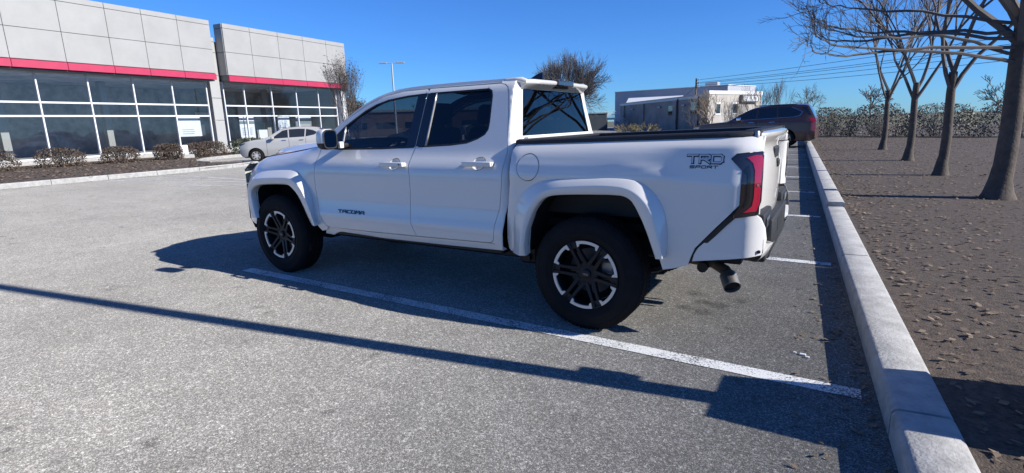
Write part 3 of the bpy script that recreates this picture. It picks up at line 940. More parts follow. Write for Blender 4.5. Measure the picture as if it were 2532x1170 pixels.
# far low brick building seen through the truck's windows
gb = thing('brick_building', 'long low brown brick building seen through the cab windows', 'building', (-50, 60, 0))
P0, P1 = Vector((-63, 53)), Vector((-40, 67)); dq = (P1 - P0).normalized(); nq = Vector((-dq.y, dq.x))
BRK = mat('brown_brick', (0.20, 0.13, 0.095), 0.9, var=.25, vscale=2)
mb = MB(); wall_box(mb, P0, P1, 9, 0, 3.6, 1); mb.build('wall', BRK, gb)
mb = MB(); wall_box(mb, P0 - nq * .2, P1 - nq * .2, 9.4, 3.601, 3.9, 1); mb.build('roof_edge', STUCCO2, gb)
for i in range(6):
    p = P0 + dq * (1.2 + i * 4.3)
    mb = MB(); wall_box(mb, p - nq * .05, p + dq * 2.8 - nq * .05, .04, 1.2, 2.1, 1); mb.build('window', GLASS_FAR, gb)

# utility pole with wires to a pole beyond the right edge
up = thing('utility_pole', 'weathered wooden utility pole beside the grey building carrying wires', 'utility pole', (-16.62, 77.17, 0))
mb = MB(); mb.tube([(-16.62, 77.17, 0), (-16.62, 77.17, 6.95)], [.16, .12], n=8); mb.build('pole', WOODP, up, smooth=50)
PW = [(6.72, 7.62), (6.35, 6.95), (6.22, 6.72), (5.95, 6.25), (5.72, 5.60)]
for za, zb in PW:
    mb = MB(); mb.tube([(-16.62, 77.17, za), (-16.25, 77.1, za)], .05, n=6); mb.tube([(-16.25, 77.1, za - .07), (-16.25, 77.1, za + .1)], .07, n=6); mb.build('insulator', GALV, up)
up2 = thing('utility_pole', 'second wooden utility pole beyond the hedge at the right', 'utility pole', (17.2, 56.5, 0))
mb = MB(); mb.tube([(17.2, 56.5, 0), (17.2, 56.5, 8.4)], [.16, .12], n=8); mb.build('pole', WOODP, up2, smooth=50)
for i, (za, zb) in enumerate(PW):
    a = Vector((-16.25, 77.1, za)); b = Vector((17.0, 56.3, zb)); pts = []
    for k in range(25):
        t = k / 24; p = a.lerp(b, t); p.z -= (.9 + .15 * i) * 4 * t * (1 - t) * (.22); pts.append(p)
    mb = MB(); mb.tube(pts, .022, n=4, caps=False)
    tag(mb.build('overhead_wire', WIRE), ['topmost overhead wire running right from the utility pole', 'second overhead wire from the top', 'middle overhead wire of five', 'fourth overhead wire from the top', 'lowest overhead wire crossing behind the bare trees'][i], 'wire', 'overhead wires')
mb = MB(); mb.tube([(-16.62, 77.17, 5.9), (-17.3, 76.0, 5.0), (-17.9, 75.2, 4.2)], .04, n=4)
tag(mb.build('service_cable', WIRE), 'dark service cable dropping from the utility pole to the roof edge', 'wire')

# ------------------------------------------------------------------ bare trees behind
def round_tree(label, loc, H, Wd, seed, n1=13, lv=5):
    rs = random.Random(seed); t = thing('bare_tree', label, 'tree', loc); L = Vector(loc)
    tr_ = MB(); tr_.tube([L, L + Vector((.03, 0, .7)), L + Vector((0, .04, 1.5)), L + Vector((.02, 0, 2.1))], [.34, .25, .23, .22], n=10, caps=False)
    mb = MB(); tips = []
    for i in range(n1):
        a = 2 * PI * i / (n1 - 2) + rs.uniform(-.2, .2); e = .95 if i < n1 - 2 else .2
        d = Vector((math.cos(a) * e, math.sin(a) * e, .75 + .35 * rs.random())).normalized()
        grow(mb, tips, L + Vector((0, 0, rs.uniform(1.5, 2.1))), d, rs.uniform(1.3, 1.7), .078, 1, lv, rs, .50, .05, 6, 4, (4, 5), (.66, .86), .17, .0085)
    zz = sorted(v[2] for v in mb.v); rr = sorted(math.hypot(v[0] - L.x, v[1] - L.y) for v in mb.v)
    kz = H / (zz[int(len(zz) * .998)] - L.z); kr = (Wd / 2) / rr[int(len(rr) * .98)]
    for q in (mb, tr_): q.v = [(L.x + (v[0] - L.x) * kr, L.y + (v[1] - L.y) * kr, L.z + (v[2] - L.z) * kz) for v in q.v]
    tr_.build('trunk', BARK, t, smooth=60); mb.build('branches', TWIG, t, smooth=60)
round_tree('large round-crowned bare tree rising behind the truck cab', (-17.2, 36.4, 0), 6.65, 6.6, 5)
GT = 'bare trees behind the brown sport utility vehicle'
bare_tree('tall vase-shaped bare tree behind the roof of the brown vehicle', (-5.3, 68, 0), 9, 2.0, .06, 4, 31, spread=.34, up=.22, group=GT, lean=.35, mind=.010, H=5.8, Wd=4.6, kids=(2, 3))
bare_tree('vase-shaped bare tree, left neighbour of the tallest one', (-7.0, 66, 0), 7, 1.8, .06, 4, 32, spread=.36, up=.22, group=GT, lean=.3, mind=.010, H=5.0, Wd=3.8, kids=(2, 3))
bare_tree('wide spreading bare tree above the rear of the brown vehicle', (-2.4, 78, 0), 1, 1.9, .16, 5, 33, spread=.75, up=.03, group=GT, mind=.016, ratio=(.66, .85), H=5.4, Wd=6.5)
bare_tree('bare pale multi-stem tree before the sunlit end wall, left one', (-9.9, 52.5, 0), 8, 1.3, .05, 4, 34, spread=.42, up=.18, group=GT, lean=.35, mind=.007, m=TWIGP, H=4.3, Wd=4.0, kids=(2, 3))
bare_tree('bare pale multi-stem tree before the sunlit end wall, nearer the sign', (-7.0, 49.3, 0), 6, 1.3, .05, 4, 39, spread=.45, up=.14, group=GT, lean=.45, mind=.007, m=TWIGP, H=3.3, Wd=3.6, kids=(2, 3))
bare_tree('thin bare tree crossing in front of the white sign', (-5.0, 47.6, 0), 3, 1.8, .05, 4, 35, spread=.42, up=.16, group=GT, lean=.2, mind=.007, H=4.6, Wd=2.6, kids=(2, 3))
bare_tree('dark tangled bare shrub climbing the shaded wall corner', (-11.9, 57.5, 0), 10, 1.2, .04, 4, 36, spread=.6, up=.08, group=GT, lean=.6, mind=.008, name='bare_shrub', H=3.2, Wd=4.2, kids=(2, 3))
bare_tree('low yellow bare shrub at the foot of the shaded wall, left one', (-15.6, 45.8, 0), 14, .45, .012, 3, 37, spread=.6, up=.0, group='yellow bare shrubs', lean=1.1, mind=.008, m=LEAFY, name='bare_shrub', H=1.15, Wd=3.2)
bare_tree('low yellow bare shrub at the foot of the shaded wall, right one', (-13.9, 45.8, 0), 14, .42, .012, 3, 38, spread=.6, up=.0, group='yellow bare shrubs', lean=1.1, mind=.008, m=LEAFY, name='bare_shrub', H=1.15, Wd=3.2)
for i, (x, y, s) in enumerate(((-68, 120, 1.3), (-55, 128, 1.0), (-44, 125, 1.1), (6, 118, 1.2), (22, 110, 1.3), (38, 100, 1.2), (-90, 100, 1.4))):
    bare_tree(['distant bare tree beyond the brick building', 'small distant bare tree above the shed', 'distant bare tree peeping over the dark shed', 'distant bare tree right of the warehouse', 'distant bare tree beyond the hedge', 'distant bare tree at far right', 'distant bare tree behind the showroom'][i],
              (x, y, 0), 1, 2.0 * s, .18, 4, 50 + i, spread=.7, up=.05, group='distant bare trees', mind=.04, ratio=(.64, .82))
# hedge beyond the kerb
hedge('hedge', 'tall pale-leaved hedge in the sun behind the rear of the brown vehicle', 'hedge', [(.9, 35.5, 1.3, .9, .15, 1.85), (3.2, 34.4, 1.5, .9, .15, 1.95), (5.9, 33.2, 1.6, .9, .15, 1.85), (8.8, 32.0, 1.7, .9, .15, 1.9), (11.9, 30.7, 1.7, .9, .15, 1.85)], mat('pale_leaf', (.16, .15, .11), .6, var=.5, vscale=3), 16000, (.035, .07), twigs=200)
# row of trees behind the kerb; their trunks and limbs throw the stripes on the stalls
def street_tree(label, loc, seed, limbs, h=2.3, r=.13, lv=4, drops=()):
    rs = random.Random(seed)
    t = thing('street_tree', label, 'tree', loc, 'bare trees in the bed behind the kerb')
    L = Vector(loc)
    tr_ = MB(); pts = [L + Vector((0.02 * math.sin(i), .02 * math.cos(i * 1.7), h * i / 5)) for i in range(6)]
    tr_.tube([L - Vector((0, 0, .05)), L + Vector((0, 0, .10)), L + Vector((0, 0, .28))] + pts[1:], [r * 2.0, r * 1.45, r * 1.12, r, r * .95, r * .9, r * .85, r * .8], n=10, caps=False); tr_.build('trunk', BARK, t, smooth=60)
    mb = MB(); tips = []
    for (dx, dy, dz, ln) in limbs:
        grow(mb, tips, pts[-1] + Vector((0, 0, rs.uniform(-.5, 0))), Vector((dx, dy, dz)).normalized(), ln, r * .5, 1, lv, rs, .42, .03, 6, 5, (3, 5), (.66, .85), .13, .0035)
    for path in drops:      # long drooping limbs that tip up at their ends
        P = smooth_line([Vector(p) for p in path], 2); n = len(P)
        P = [p + Vector((rs.gauss(0, .012), rs.gauss(0, .012), rs.gauss(0, .012))) for p in P]
        mb.tube(P, [max(.0035, .030 * (1 - i / n) ** 1.3) for i in range(n)], n=5, caps=False)
        for q in range(14):
            i = rs.randint(n // 3, n - 2); d = (P[i + 1] - P[i]).normalized()
            sd = (d + Vector((rs.gauss(0, .35), rs.gauss(0, .35), rs.gauss(.05, .3)))).normalized()
            grow(mb, tips, P[i], sd, rs.uniform(.14, .32), .005, 2, 4, rs, .40, .04, 4, 4, (2, 3), (.55, .75), .14, .0022)
    mb.build('branches', TWIG, t, smooth=60)
    return t
street_tree('nearest street tree, drooping bare branches into the top right corner', (3.55, 7.45, .11), 3, [(-.55, .2, .9, 1.9), (-.6, -.2, .85, 1.7), (-.3, -.5, .9, 1.6), (.3, .6, 1, 2.0), (.8, -.2, .9, 2.0), (-.15, .5, 1.1, 1.9), (-.35, -.25, 1.1, 1.8)], 2.6, .13, 5, drops=[
    [(3.57, 7.49, 2.2), (2.6, 6.9, 2.50), (1.95, 6.4, 2.45), (1.25, 5.65, 2.52), (1.02, 5.25, 2.66), (.86, 5.0, 2.76)],
    [(3.57, 7.49, 2.4), (2.4, 6.9, 2.55), (1.6, 6.3, 2.56), (1.15, 5.87, 2.66), (.98, 5.65, 2.76), (.86, 5.5, 2.86)],
    [(3.57, 7.49, 2.1), (2.3, 6.6, 2.30), (1.43, 5.82, 2.32), (1.11, 5.15, 2.39), (1.04, 5.0, 2.46), (.98, 4.88, 2.54)],
    [(3.57, 7.49, 2.3), (2.2, 6.5, 2.32), (1.43, 5.9, 2.22), (1.03, 5.2, 2.24), (.98, 5.08, 2.32), (.95, 5.0, 2.40)],
    [(3.57, 7.49, 2.6), (2.4, 7.0, 2.85), (1.5, 6.5, 2.92), (1.11, 6.27, 2.99), (1.0, 6.1, 3.04)],
    [(3.57, 7.49, 2.5), (2.4, 7.0, 2.60), (1.5, 6.7, 2.48), (1.15, 6.41, 2.50), (1.0, 6.28, 2.62), (.95, 6.2, 2.74)]])
street_tree('second street tree along the kerb', (3.3, 11.0, .11), 4, [(-.5, -.2, 1, 1.9), (.5, .4, 1, 1.9), (-.3, .6, 1, 1.8), (.4, -.5, 1.1, 1.9)], 2.1, .09)
street_tree('third street tree along the kerb', (3.1, 15.2, .11), 6, [(-.5, -.2, 1, 1.9), (.5, .4, 1, 1.9), (-.3, .6, 1, 1.8), (.4, -.5, 1.1, 1.9)], 2.1, .09)
street_tree('farthest street tree along the kerb', (2.8, 20.5, .11), 8, [(-.5, -.2, 1, 1.9), (.5, .4, 1, 1.9), (-.3, .6, 1, 1.8), (.4, -.5, 1.1, 1.9)], 2.1, .09)

# car park lamp standard just outside the frame; it throws the long shadow across the foreground
lq = thing('lamp_standard', 'square steel lamp standard on a tapered concrete footing behind the kerb', 'lamp post', (2.72, -0.19, .16))
mb = MB(); c0 = (2.72, -.19)
pf = [(.345, 0.0), (.30, .50), (.245, .90)]
rows = []
for hw, z in pf: rows.append([(c0[0] - hw, c0[1] - hw, z), (c0[0] + hw, c0[1] - hw, z), (c0[0] + hw, c0[1] + hw, z), (c0[0] - hw, c0[1] + hw, z), (c0[0] - hw, c0[1] - hw, z)])
mb.quads(rows); mb.f.append(tuple(len(mb.v) - 5 + i for i in range(4))); mb.build('footing', CONC, lq)
mb = MB(); mb.bbox(c0[0] - .062, c0[0] + .062, c0[1] - .062, c0[1] + .062, .905, 7.5, .01); mb.build('pole', GALV, lq)
mb = MB(); mb.bbox(c0[0] - .06, c0[0] + .06, c0[1] + .063, c0[1] + .13, 1.31, 1.47, .01); mb.build('junction_box', GALV, lq)
mb = MB(); mb.bbox(c0[0] - 1.0, c0[0] + .5, c0[1] - .03, c0[1] + .03, 7.51, 7.57, .01); mb.build('cross_arm', GALV, lq)
mb = MB(); mb.bbox(c0[0] - 1.5, c0[0] - .8, c0[1] - .16, c0[1] + .16, 7.40, 7.50, .02); mb.build('lamp_head', GALV, lq)
# ------------------------------------------------------------------ wheels
def make_wheel(parent, c, rad=0.402, wid=0.265, rimr=0.240, nsp=6, base=54, style='twin'):
    org = ORG[parent.name]; hw = wid / 2
    mb = MB()
    prof = [(rimr - .006, -hw + .030), (rimr + .012, -hw + .018), (rimr + .035, -hw + .004), (rimr + .052, -hw - .001), (rimr + .056, -hw - .003), (rimr + .062, -hw - .001), (rad - .075, -hw + .002), (rad - .050, -hw + .008), (rad - .046, -hw + .006), (rad - .030, -hw + .014),
            (rad - .012, -hw + .028), (rad - .004, -hw + .045), (rad - .001, -hw + .07)]
    gr = []
    for g in (-.045, 0, .045): gr += [(rad, g - .006), (rad - .009, g - .005), (rad - .009, g + .005), (rad, g + .006)]
    prof = prof + gr + [(r_, -h) for r_, h in prof[::-1]]
    mb.lathe(prof, (0, 0, 0), 72)
    w_ = mb.build('wheel', RUBBER, None, smooth=30)
    w_.parent = parent; w_.location = Vector(c) - org; ORG[w_.name] = Vector((0, 0, 0))
    if style == 'twin':
        mb = MB()
        for i in range(78):
            a = 2 * PI * i / 78
            for (y0, y1, tw) in ((-hw + .032, -hw + .050, 0), (-hw + .056, -.042, .5), (.010, .040, 0), (.052, hw - .056, .5), (hw - .050, hw - .032, 0)):
                b0 = a + tw * .04; b1 = b0 + .056
                r0 = rad - .012; r1 = rad + .0015 - (.012 if abs(y0) > .08 and False else 0)
                P = []
                for (q, y, rr) in ((b0, y0, r0), (b1, y0, r0), (b1, y1, r0), (b0, y1, r0), (b0 + .006, y0 + (.012 if y0 < -.1 else .002), r1), (b1 - .006, y0 + (.012 if y0 < -.1 else .002), r1), (b1 - .006, y1 - (.012 if y1 > .1 else .002), r1), (b0 + .006, y1 - (.012 if y1 > .1 else .002), r1)):
                    P.append((rr * math.cos(q), y, rr * math.sin(q)))
                mb.add(P, [(4, 5, 6, 7), (0, 1, 5, 4), (1, 2, 6, 5), (2, 3, 7, 6), (3, 0, 4, 7)])
        o = mb.build('tread', RUBBER, w_); o['kind'] = 'stuff'
    mb = MB()
    R0 = rimr
    mb.lathe([(R0 - .004, -hw + .012), (R0 + .004, -hw + .016), (R0 + .002, -hw + .024), (R0 - .010, -hw + .026), (R0 - .018, -hw + .034), (R0 - .024, -.02), (R0 - .020, hw - .03), (R0, hw - .02)], (0, 0, 0), 64)
    mb.build('rim', BLACKM, w_, smooth=40)
    mb = MB(); mb.lathe([(.0, .02), (.075, .02), (.075, .0), (.165, .0), (.165, .02), (.0, .02)], (0, 0.015, 0), 40); mb.build('brake_disc', DISC, w_, smooth=40)
    mb = MB(); mb.lathe([(.0, .045), (.215, .045)], (0, 0.0, 0), 40); mb.build('backing_plate', DARK, w_)
    yf = -hw + .018
    th0 = [math.radians(base + 360 / nsp * k) for k in range(nsp)]
    if style == 'twin':
        def pol(a, r_): return (r_ * math.cos(a), r_ * math.sin(a))
        def plate(mb, poly, y0, y1, y0b=None):
            mb.prism(poly, lambda a, b, t: (a, t, b), y0, y1)
        for a in th0:
            mb = MB()
            for s in (-1, 1):
                p0 = Vector(pol(a + s * math.radians(25), .062)); p1 = Vector(pol(a + s * math.radians(8.2), .160)); p2 = Vector(pol(a + s * math.radians(6.4), R0 - .003))
                for (u0, u1, w0, w1, yy0, yy1) in ((p0, p1, .0135, .0095, yf + .030, yf + .008), (p1, p2, .0095, .0095, yf + .008, yf - .001)):
                    d = (u1 - u0).normalized(); q = Vector((-d.y, d.x))
                    A = [u0 - q * w0, u0 + q * w0, u1 + q * w1, u1 - q * w1]
                    A2 = [u0 - q * (w0 + .003), u0 + q * (w0 + .003), u1 + q * (w1 + .003), u1 - q * (w1 + .003)]
                    yy = [yy0, yy0, yy1, yy1]
                    mb.add([(v.x, y, v.y) for v, y in zip(A, yy)] + [(v.x, y + .006, v.y) for v, y in zip(A2, yy)] + [(v.x, y + .032, v.y) for v, y in zip(A2, yy)],
                           [(0, 1, 2, 3), (0, 4, 5, 1), (1, 5, 6, 2), (2, 6, 7, 3), (3, 7, 4, 0), (4, 8, 9, 5), (5, 9, 10, 6), (6, 10, 11, 7), (7, 11, 8, 4)])
            # web joining the pair near the rim
            poly = [pol(a - math.radians(6), R0 - .045), pol(a + math.radians(6), R0 - .045), pol(a + math.radians(6), R0 - .004), pol(a - math.radians(6), R0 - .004)]
            plate(mb, poly, yf + .010, yf + .03)
            mb.build('spoke', BLACKM, w_)
            b0, b1 = a + math.radians(9.2), a + math.radians(50.8)
            ri, ro, rt = R0 - .019, R0 + .001, R0 - .040
            n = 12; tb = math.radians(4.2)
            outer = [pol(b0 + (b1 - b0) * i / n, ro) for i in range(n + 1)]
            inner = [pol(b0, rt), pol(b0 + tb * .8, rt + .004), pol(b0 + tb * 1.3, ri)] + [pol(b0 + tb * 1.5 + (b1 - b0 - 3 * tb) * i / n, ri) for i in range(n + 1)] + [pol(b1 - tb * 1.3, ri), pol(b1 - tb * .8, rt + .004), pol(b1, rt)]
            mb = MB(); k = len(inner)
            # strip between the arcs, front at yf - 6 mm
            F = outer + inner[::-1]
            mb.prism(F, lambda a_, b_, t: (a_, t, b_), yf - .006, yf + .006)
            mb.build('rim_lip', SILVER, w_)
            q = pol(a + math.radians(30), .057)
            mb = MB(); mb.lathe([(0, -.004), (.009, -.004), (.0105, .0), (.0105, .03)], (q[0], yf + .040, q[1]), 6); mb.build('lug_nut', CHROME if False else BLACKM, w_)
        mb = MB(); mb.lathe([(.030, -.002), (.080, .0), (.088, .012), (.088, .05)], (0, yf + .034, 0), 36); mb.build('hub', BLACKM, w_, smooth=40)
        mb = MB(); mb.lathe([(0, -.006), (.028, -.006), (.035, -.002), (.036, .03)], (0, yf + .022, 0), 32); mb.build('centre_cap', BLACKM, w_, smooth=40)
        vs, fs = text_mesh('TRD', .022, .0006, space=1.05)
        mb = MB(); mb.add([(v.x - .022, yf + .0145 - v.z, v.y - .008) for v in vs], [f[::-1] for f in fs]); mb.build('lettering', STEEL, w_)
        mb = MB(); mb.bbox(.075, .19, -.03, .05, -.02, .10, .02); mb.build('brake_caliper', STEEL, w_)
    else:
        for a in th0:
            mb = MB(); d = Vector((math.cos(a), math.sin(a))); q = Vector((-d.y, d.x))
            for s in (-1, 1) if style == 'double' else (0,):
                o = q * s * .017
                A = [d * .04 - q * .012 + o, d * .04 + q * .012 + o, d * (R0 - .004) + q * .009 + o * 1.5, d * (R0 - .004) - q * .009 + o * 1.5]
                mb.add([(v.x, yf + .016 * (i < 2), v.y) for i, v in enumerate(A)] + [(v.x, yf + .03, v.y) for v in A], [(0, 1, 2, 3), (0, 4, 5, 1), (1, 5, 6, 2), (2, 6, 7, 3), (3, 7, 4, 0)])
            mb.build('spoke', SILVER, w_)
        mb = MB(); mb.lathe([(0, .006), (.045, .008), (.05, .03)], (0, yf, 0), 24); mb.build('hub', SILVER, w_, smooth=40)
        mb = MB(); mb.lathe([(R0 - .014, -.002), (R0 + .002, -.002), (R0 + .002, .01)], (0, yf, 0), 48); mb.build('rim_lip', SILVER, w_, smooth=40)
    return w_

def copy_tree(o, parent=None, loc=None, rot=None):
    c = o.copy(); COL.objects.link(c)
    if parent is not None: c.parent = parent
    if loc is not None: c.location = loc
    if rot is not None: c.rotation_euler = (0, 0, rot)
    for ch in list(o.children): copy_tree(ch, c)
    return c

# ------------------------------------------------------------------ the pickup truck
W = 1.953
TK = thing('pickup_truck', 'large white four-door pickup truck parked in the foreground stall', 'pickup truck', (-1.6, W / 2, 0))
cabP = table([(.3, .15), (.38, .12), (.45, .085), (.54, .064), (.62, .048), (.66, .044), (.72, .060), (.80, .072), (.90, .076), (1.0, .074), (1.07, .076), (1.12, .088), (1.16, .112), (1.20, .142), (1.24, .163), (1.70, .335), (1.74, .362), (1.78, .43)], .012)
bedP = table([(.3, .14), (.5, .100), (.62, .080), (.75, .068), (.95, .060), (1.05, .061), (1.182, .063), (1.20, .070), (1.25, .090), (1.28, .109), (1.30, .128), (1.33, .165), (1.4, .26)], .009)
def S_cab(x, z):
    y = cabP(z)
    if x > -.672:
        dx = min(x + .672, .0745); y += .075 - math.sqrt(.075 ** 2 - dx * dx)
    if z < 1.1: y += .010 * math.exp(-((x + 2.62) / .1) ** 2) * 0
    return y
ztop = table([(-4.12, 1.0), (-4.0, 1.055), (-3.95, 1.088), (-3.84, 1.138), (-3.7, 1.170), (-3.2, 1.228), (-2.7, 1.295)], .02)
fenP = table([(-.1, .33), (0, .27), (.03, .20), (.06, .155), (.12, .108), (.2, .082), (.3, .066), (.45, .058), (.6, .058), (.7, .070), (.8, .12)], .012)
def planoff(x): return .66 * max(0, -3.55 - x) ** 2
def S_fen(x, z):
    y = fenP(ztop(x) - z)
    t = max(0, min(1, (x + 3.05) / .32)); t = t * t * (3 - 2 * t)
    y = y * (1 - t) + cabP(z) * t
    return y + planoff(x)
def railz(x): return 1.294 + .024 * (x + .55)
def S_bed(x, z):
    zz = z - .024 * (x - 1.0)
    tx = max(0, min(1, (x - .22) / .42)); tx = tx * tx * (3 - 2 * tx)      # the shoulder crease drops towards the tail
    if zz < 1.27: zz += .105 * tx * (1 if zz < 1.08 else (1.27 - zz) / .19)
    y = bedP(zz)
    if x > .90: y += 2.6 * (x - .90) ** 2
    y -= .020 * math.exp(-((x + .02) / .60) ** 4) * math.exp(-((z - 1.075) / .055) ** 2)
    if x < -.52: y += 2.0 * (x + .52) ** 2
    return y

def side(name, outline, S, m=PAINT, holes=(), both=True, parent=TK, label=None, smooth=45, **kw):
    vs, fs = panel(outline, S, holes, **kw)
    a = obj(name, vs, fs, m, parent, smooth=smooth, label=label)
    b = None
    if both:
        v2, f2 = mirrored(vs, fs, W); b = obj(name, v2, f2, m, parent if both is True else both, smooth=smooth, label=label)
    return a, b
def twin(name, mb, m, smooth=None, parent=TK, pb=None, **kw):
    a = obj(name, mb.v, mb.f, m, parent, smooth, **kw)
    v2, f2 = mirrored(mb.v, mb.f, W); b = obj(name, v2, f2, m, pb or parent, smooth, **kw)
    return a, b

cutA = [(-2.712, 1.285), (-2.718, 1.156), (-2.733, 1.028), (-2.735, .884), (-2.712, .78), (-2.69, .693), (-2.651, .590), (-2.615, .552), (-2.57, .537)]
cutB = [(-1.505, .546), (-1.530, .60), (-1.548, .661), (-1.560, .74), (-1.562, .817), (-1.555, .93), (-1.557, 1.043), (-1.572, 1.13), (-1.572, 1.20), (-1.553, 1.283)]
cutBtop = (-1.523, 1.742)
frame = [(-1.81, 1.735), (-2.03, 1.702), (-2.205, 1.640), (-2.385, 1.548), (-2.57, 1.425)]
cutC = [(-.823, 1.742), (-.775, 1.730), (-.746, 1.708), (-.730, 1.673), (-.695, 1.50), (-.671, 1.333), (-.658, 1.24), (-.656, 1.15), (-.664, 1.0), (-.683, .834), (-.705, .76), (-.722, .702), (-.728, .64), (-.735, .59), (-.755, .565), (-.79, .558)]
fdoor = cutA + [(-2.0, .540)] + cutB + [cutBtop] + frame
wf = [(-2.655, 1.285), (-2.453, 1.455), (-2.353, 1.513), (-2.228, 1.584), (-2.102, 1.636), (-1.961, 1.670), (-1.752, 1.693), (-1.538, 1.703), (-1.572, 1.268), (-1.942, 1.254), (-2.46, 1.250), (-2.63, 1.262)]
wr = [(-1.530, 1.272), (-1.453, 1.272), (-1.20, 1.283), (-1.04, 1.299), (-.945, 1.330), (-.885, 1.362), (-.860, 1.40), (-.858, 1.45), (-.872, 1.655), (-.885, 1.690), (-.918, 1.708), (-1.448, 1.704), (-1.502, 1.703)]
rdoor = [(-1.505, .546)] + cutC[::-1] + [cutBtop] + cutB[::-1][:-1]
def oval(x, z, a, b, n=24): return [(x + a * math.cos(2 * PI * i / n), z + b * math.sin(2 * PI * i / n)) for i in range(n)]
CUPS = [(-1.735, 1.134), (-.880, 1.150)]
d1, d1m = side('front_door', fdoor, S_cab, holes=[wf, oval(*CUPS[0], .060, .046)], gap=.0028, flange=.045)
d2, d2m = side('rear_door', rdoor, S_cab, holes=[wr, oval(*CUPS[1], .060, .046)], gap=.0028, flange=.045)
# glass set back in the frames, black pillar covers, seals
for dn, dm, poly, gm in ((d1, d1m, wf, GLASS_T), (d2, d2m, wr, GLASS_D)):
    side('window_glass', poly, S_cab, gm, parent=dn, both=dm, flange=0, rnd=0, off=.014, step=.08, gap=-.004)
    inn = [tuple(q) for q in offset_poly(poly if area(poly) > 0 else poly[::-1], .012)]
    side('window_seal', poly, S_cab, BLACKP, holes=[inn], parent=dn, both=dm, flange=.02, rnd=0, off=.006, step=.08)
side('pillar_cover', [(-1.655, 1.272), (-1.560, 1.274), (-1.530, 1.702), (-1.622, 1.697)], S_cab, BLACKG, parent=d1, both=d1m, off=-.002, step=.08, rnd=0)
side('pillar_cover', [(-1.550, 1.278), (-1.458, 1.278), (-1.438, 1.702), (-1.518, 1.702)], S_cab, BLACKG, parent=d2, both=d2m, off=-.002, step=.08, rnd=0)
side('window_trim', [(-1.456, 1.278), (-1.446, 1.278), (-1.426, 1.700), (-1.436, 1.700)], S_cab, STEEL, parent=d2, both=d2m, off=-.003, step=.08, rnd=0)
side('mirror_sail', [(-2.65, 1.283), (-2.46, 1.449), (-2.44, 1.257), (-2.62, 1.268)], S_cab, BLACKP, parent=d1, both=d1m, off=.004, step=.08, rnd=0)
side('sail_trim', [(-2.444, 1.262), (-2.430, 1.262), (-2.437, 1.458), (-2.450, 1.452)], S_cab, STEEL, parent=d1, both=d1m, off=.001, step=.08, rnd=0)
for (x0, x1, dn, dm) in ((-2.63, -1.575, d1, d1m), (-1.528, -.97, d2, d2m)):
    pass
# handles: grip bar in front of a dished cup
for (x0, x1, zc, dn, dm) in ((-1.862, -1.602, 1.133, d1, d1m), (-1.008, -.742, 1.149, d2, d2m)):
    xm = (x0 + x1) / 2; yb = S_cab(xm, zc)
    mb = MB()
    mb.bbox(x0, x1, yb - .048, yb - .022, zc - .019, zc + .020, .008, 3)
    mb.bbox(x0 + .004, x0 + .035, yb - .030, yb + .005, zc - .013, zc + .014, .004, 1)
    mb.bbox(x1 - .060, x1, yb - .044, yb + .005, zc - .017, zc + .018, .008, 2)
    twin('door_handle', mb, PAINT, smooth=40, parent=dn, pb=dm)
    cx_, cz_ = CUPS[0] if dn is d1 else CUPS[1]
    rows = []
    for k_, dp in ((1.0, .004), (.93, .012), (.75, .024), (.4, .031), (.01, .033)):
        o_ = oval(cx_, cz_, .060 * k_, .046 * k_); o_.append(o_[0]); rows.append([(a, S_cab(a, b) + dp, b) for a, b in o_])
    mb = MB(); mb.quads(rows)
    twin('handle_cup', mb, PAINT, smooth=60, parent=dn, pb=dm)
mb = MB(); mb.lathe([(0, -.002), (.008, -.002), (.010, .002)], (-1.635, S_cab(-1.63, 1.133) - .046, 1.136), 16); mb.build('key_lock', STEEL, d1)

cowl = [(-2.86, 1.262)]
fopen = [(-3.628, .562), (-3.668, .724), (-3.670, .812), (-3.645, .852), (-3.608, .878), (-3.52, .908), (-3.30, .922), (-3.063, .928), (-3.012, .907), (-2.933, .844), (-2.867, .747), (-2.811, .63), (-2.759, .556), (-2.700, .500)]
fouter = [(-3.80, .57), (-3.845, .75), (-3.835, .87), (-3.767, .950), (-3.684, 1.000), (-3.568, 1.035), (-3.273, 1.056), (-2.990, 1.060), (-2.917, 1.014), (-2.821, .907), (-2.777, .764), (-2.744, .62), (-2.728, .55)]
fcrest = [(-3.700, .565), (-3.745, .74), (-3.735, .85), (-3.66, .932), (-3.56, .968), (-3.25, .986), (-3.020, .990), (-2.948, .970), (-2.865, .905), (-2.806, .805), (-2.76, .71), (-2.712, .575), (-2.708, .55)]
fend = cutA[:-1] + [(-2.60, .543), (-2.625, .505), (-2.70, .490)] + fopen[::-1][1:] + [(-3.66, .50), (-3.80, .47), (-3.95, .49), (-4.02, .56), (-4.04, .70), (-4.045, .86), (-4.045, 1.0), (-4.01, 1.045), (-3.95, 1.083), (-3.84, 1.134), (-3.70, 1.165), (-3.45, 1.195), (-3.2, 1.222), (-2.95, 1.255), (-2.80, 1.275)]
fd, fdm = side('front_fender', fend, S_fen, gap=.0028)
hl_poly = [(-3.83, 1.128), (-3.865, 1.06), (-3.895, .98), (-3.925, .90), (-3.98, .875), (-4.040, .90), (-4.040, .995), (-4.005, 1.042), (-3.945, 1.080)]
side('headlight', hl_poly, S_fen, CLEARL, off=-.006, flange=.02)

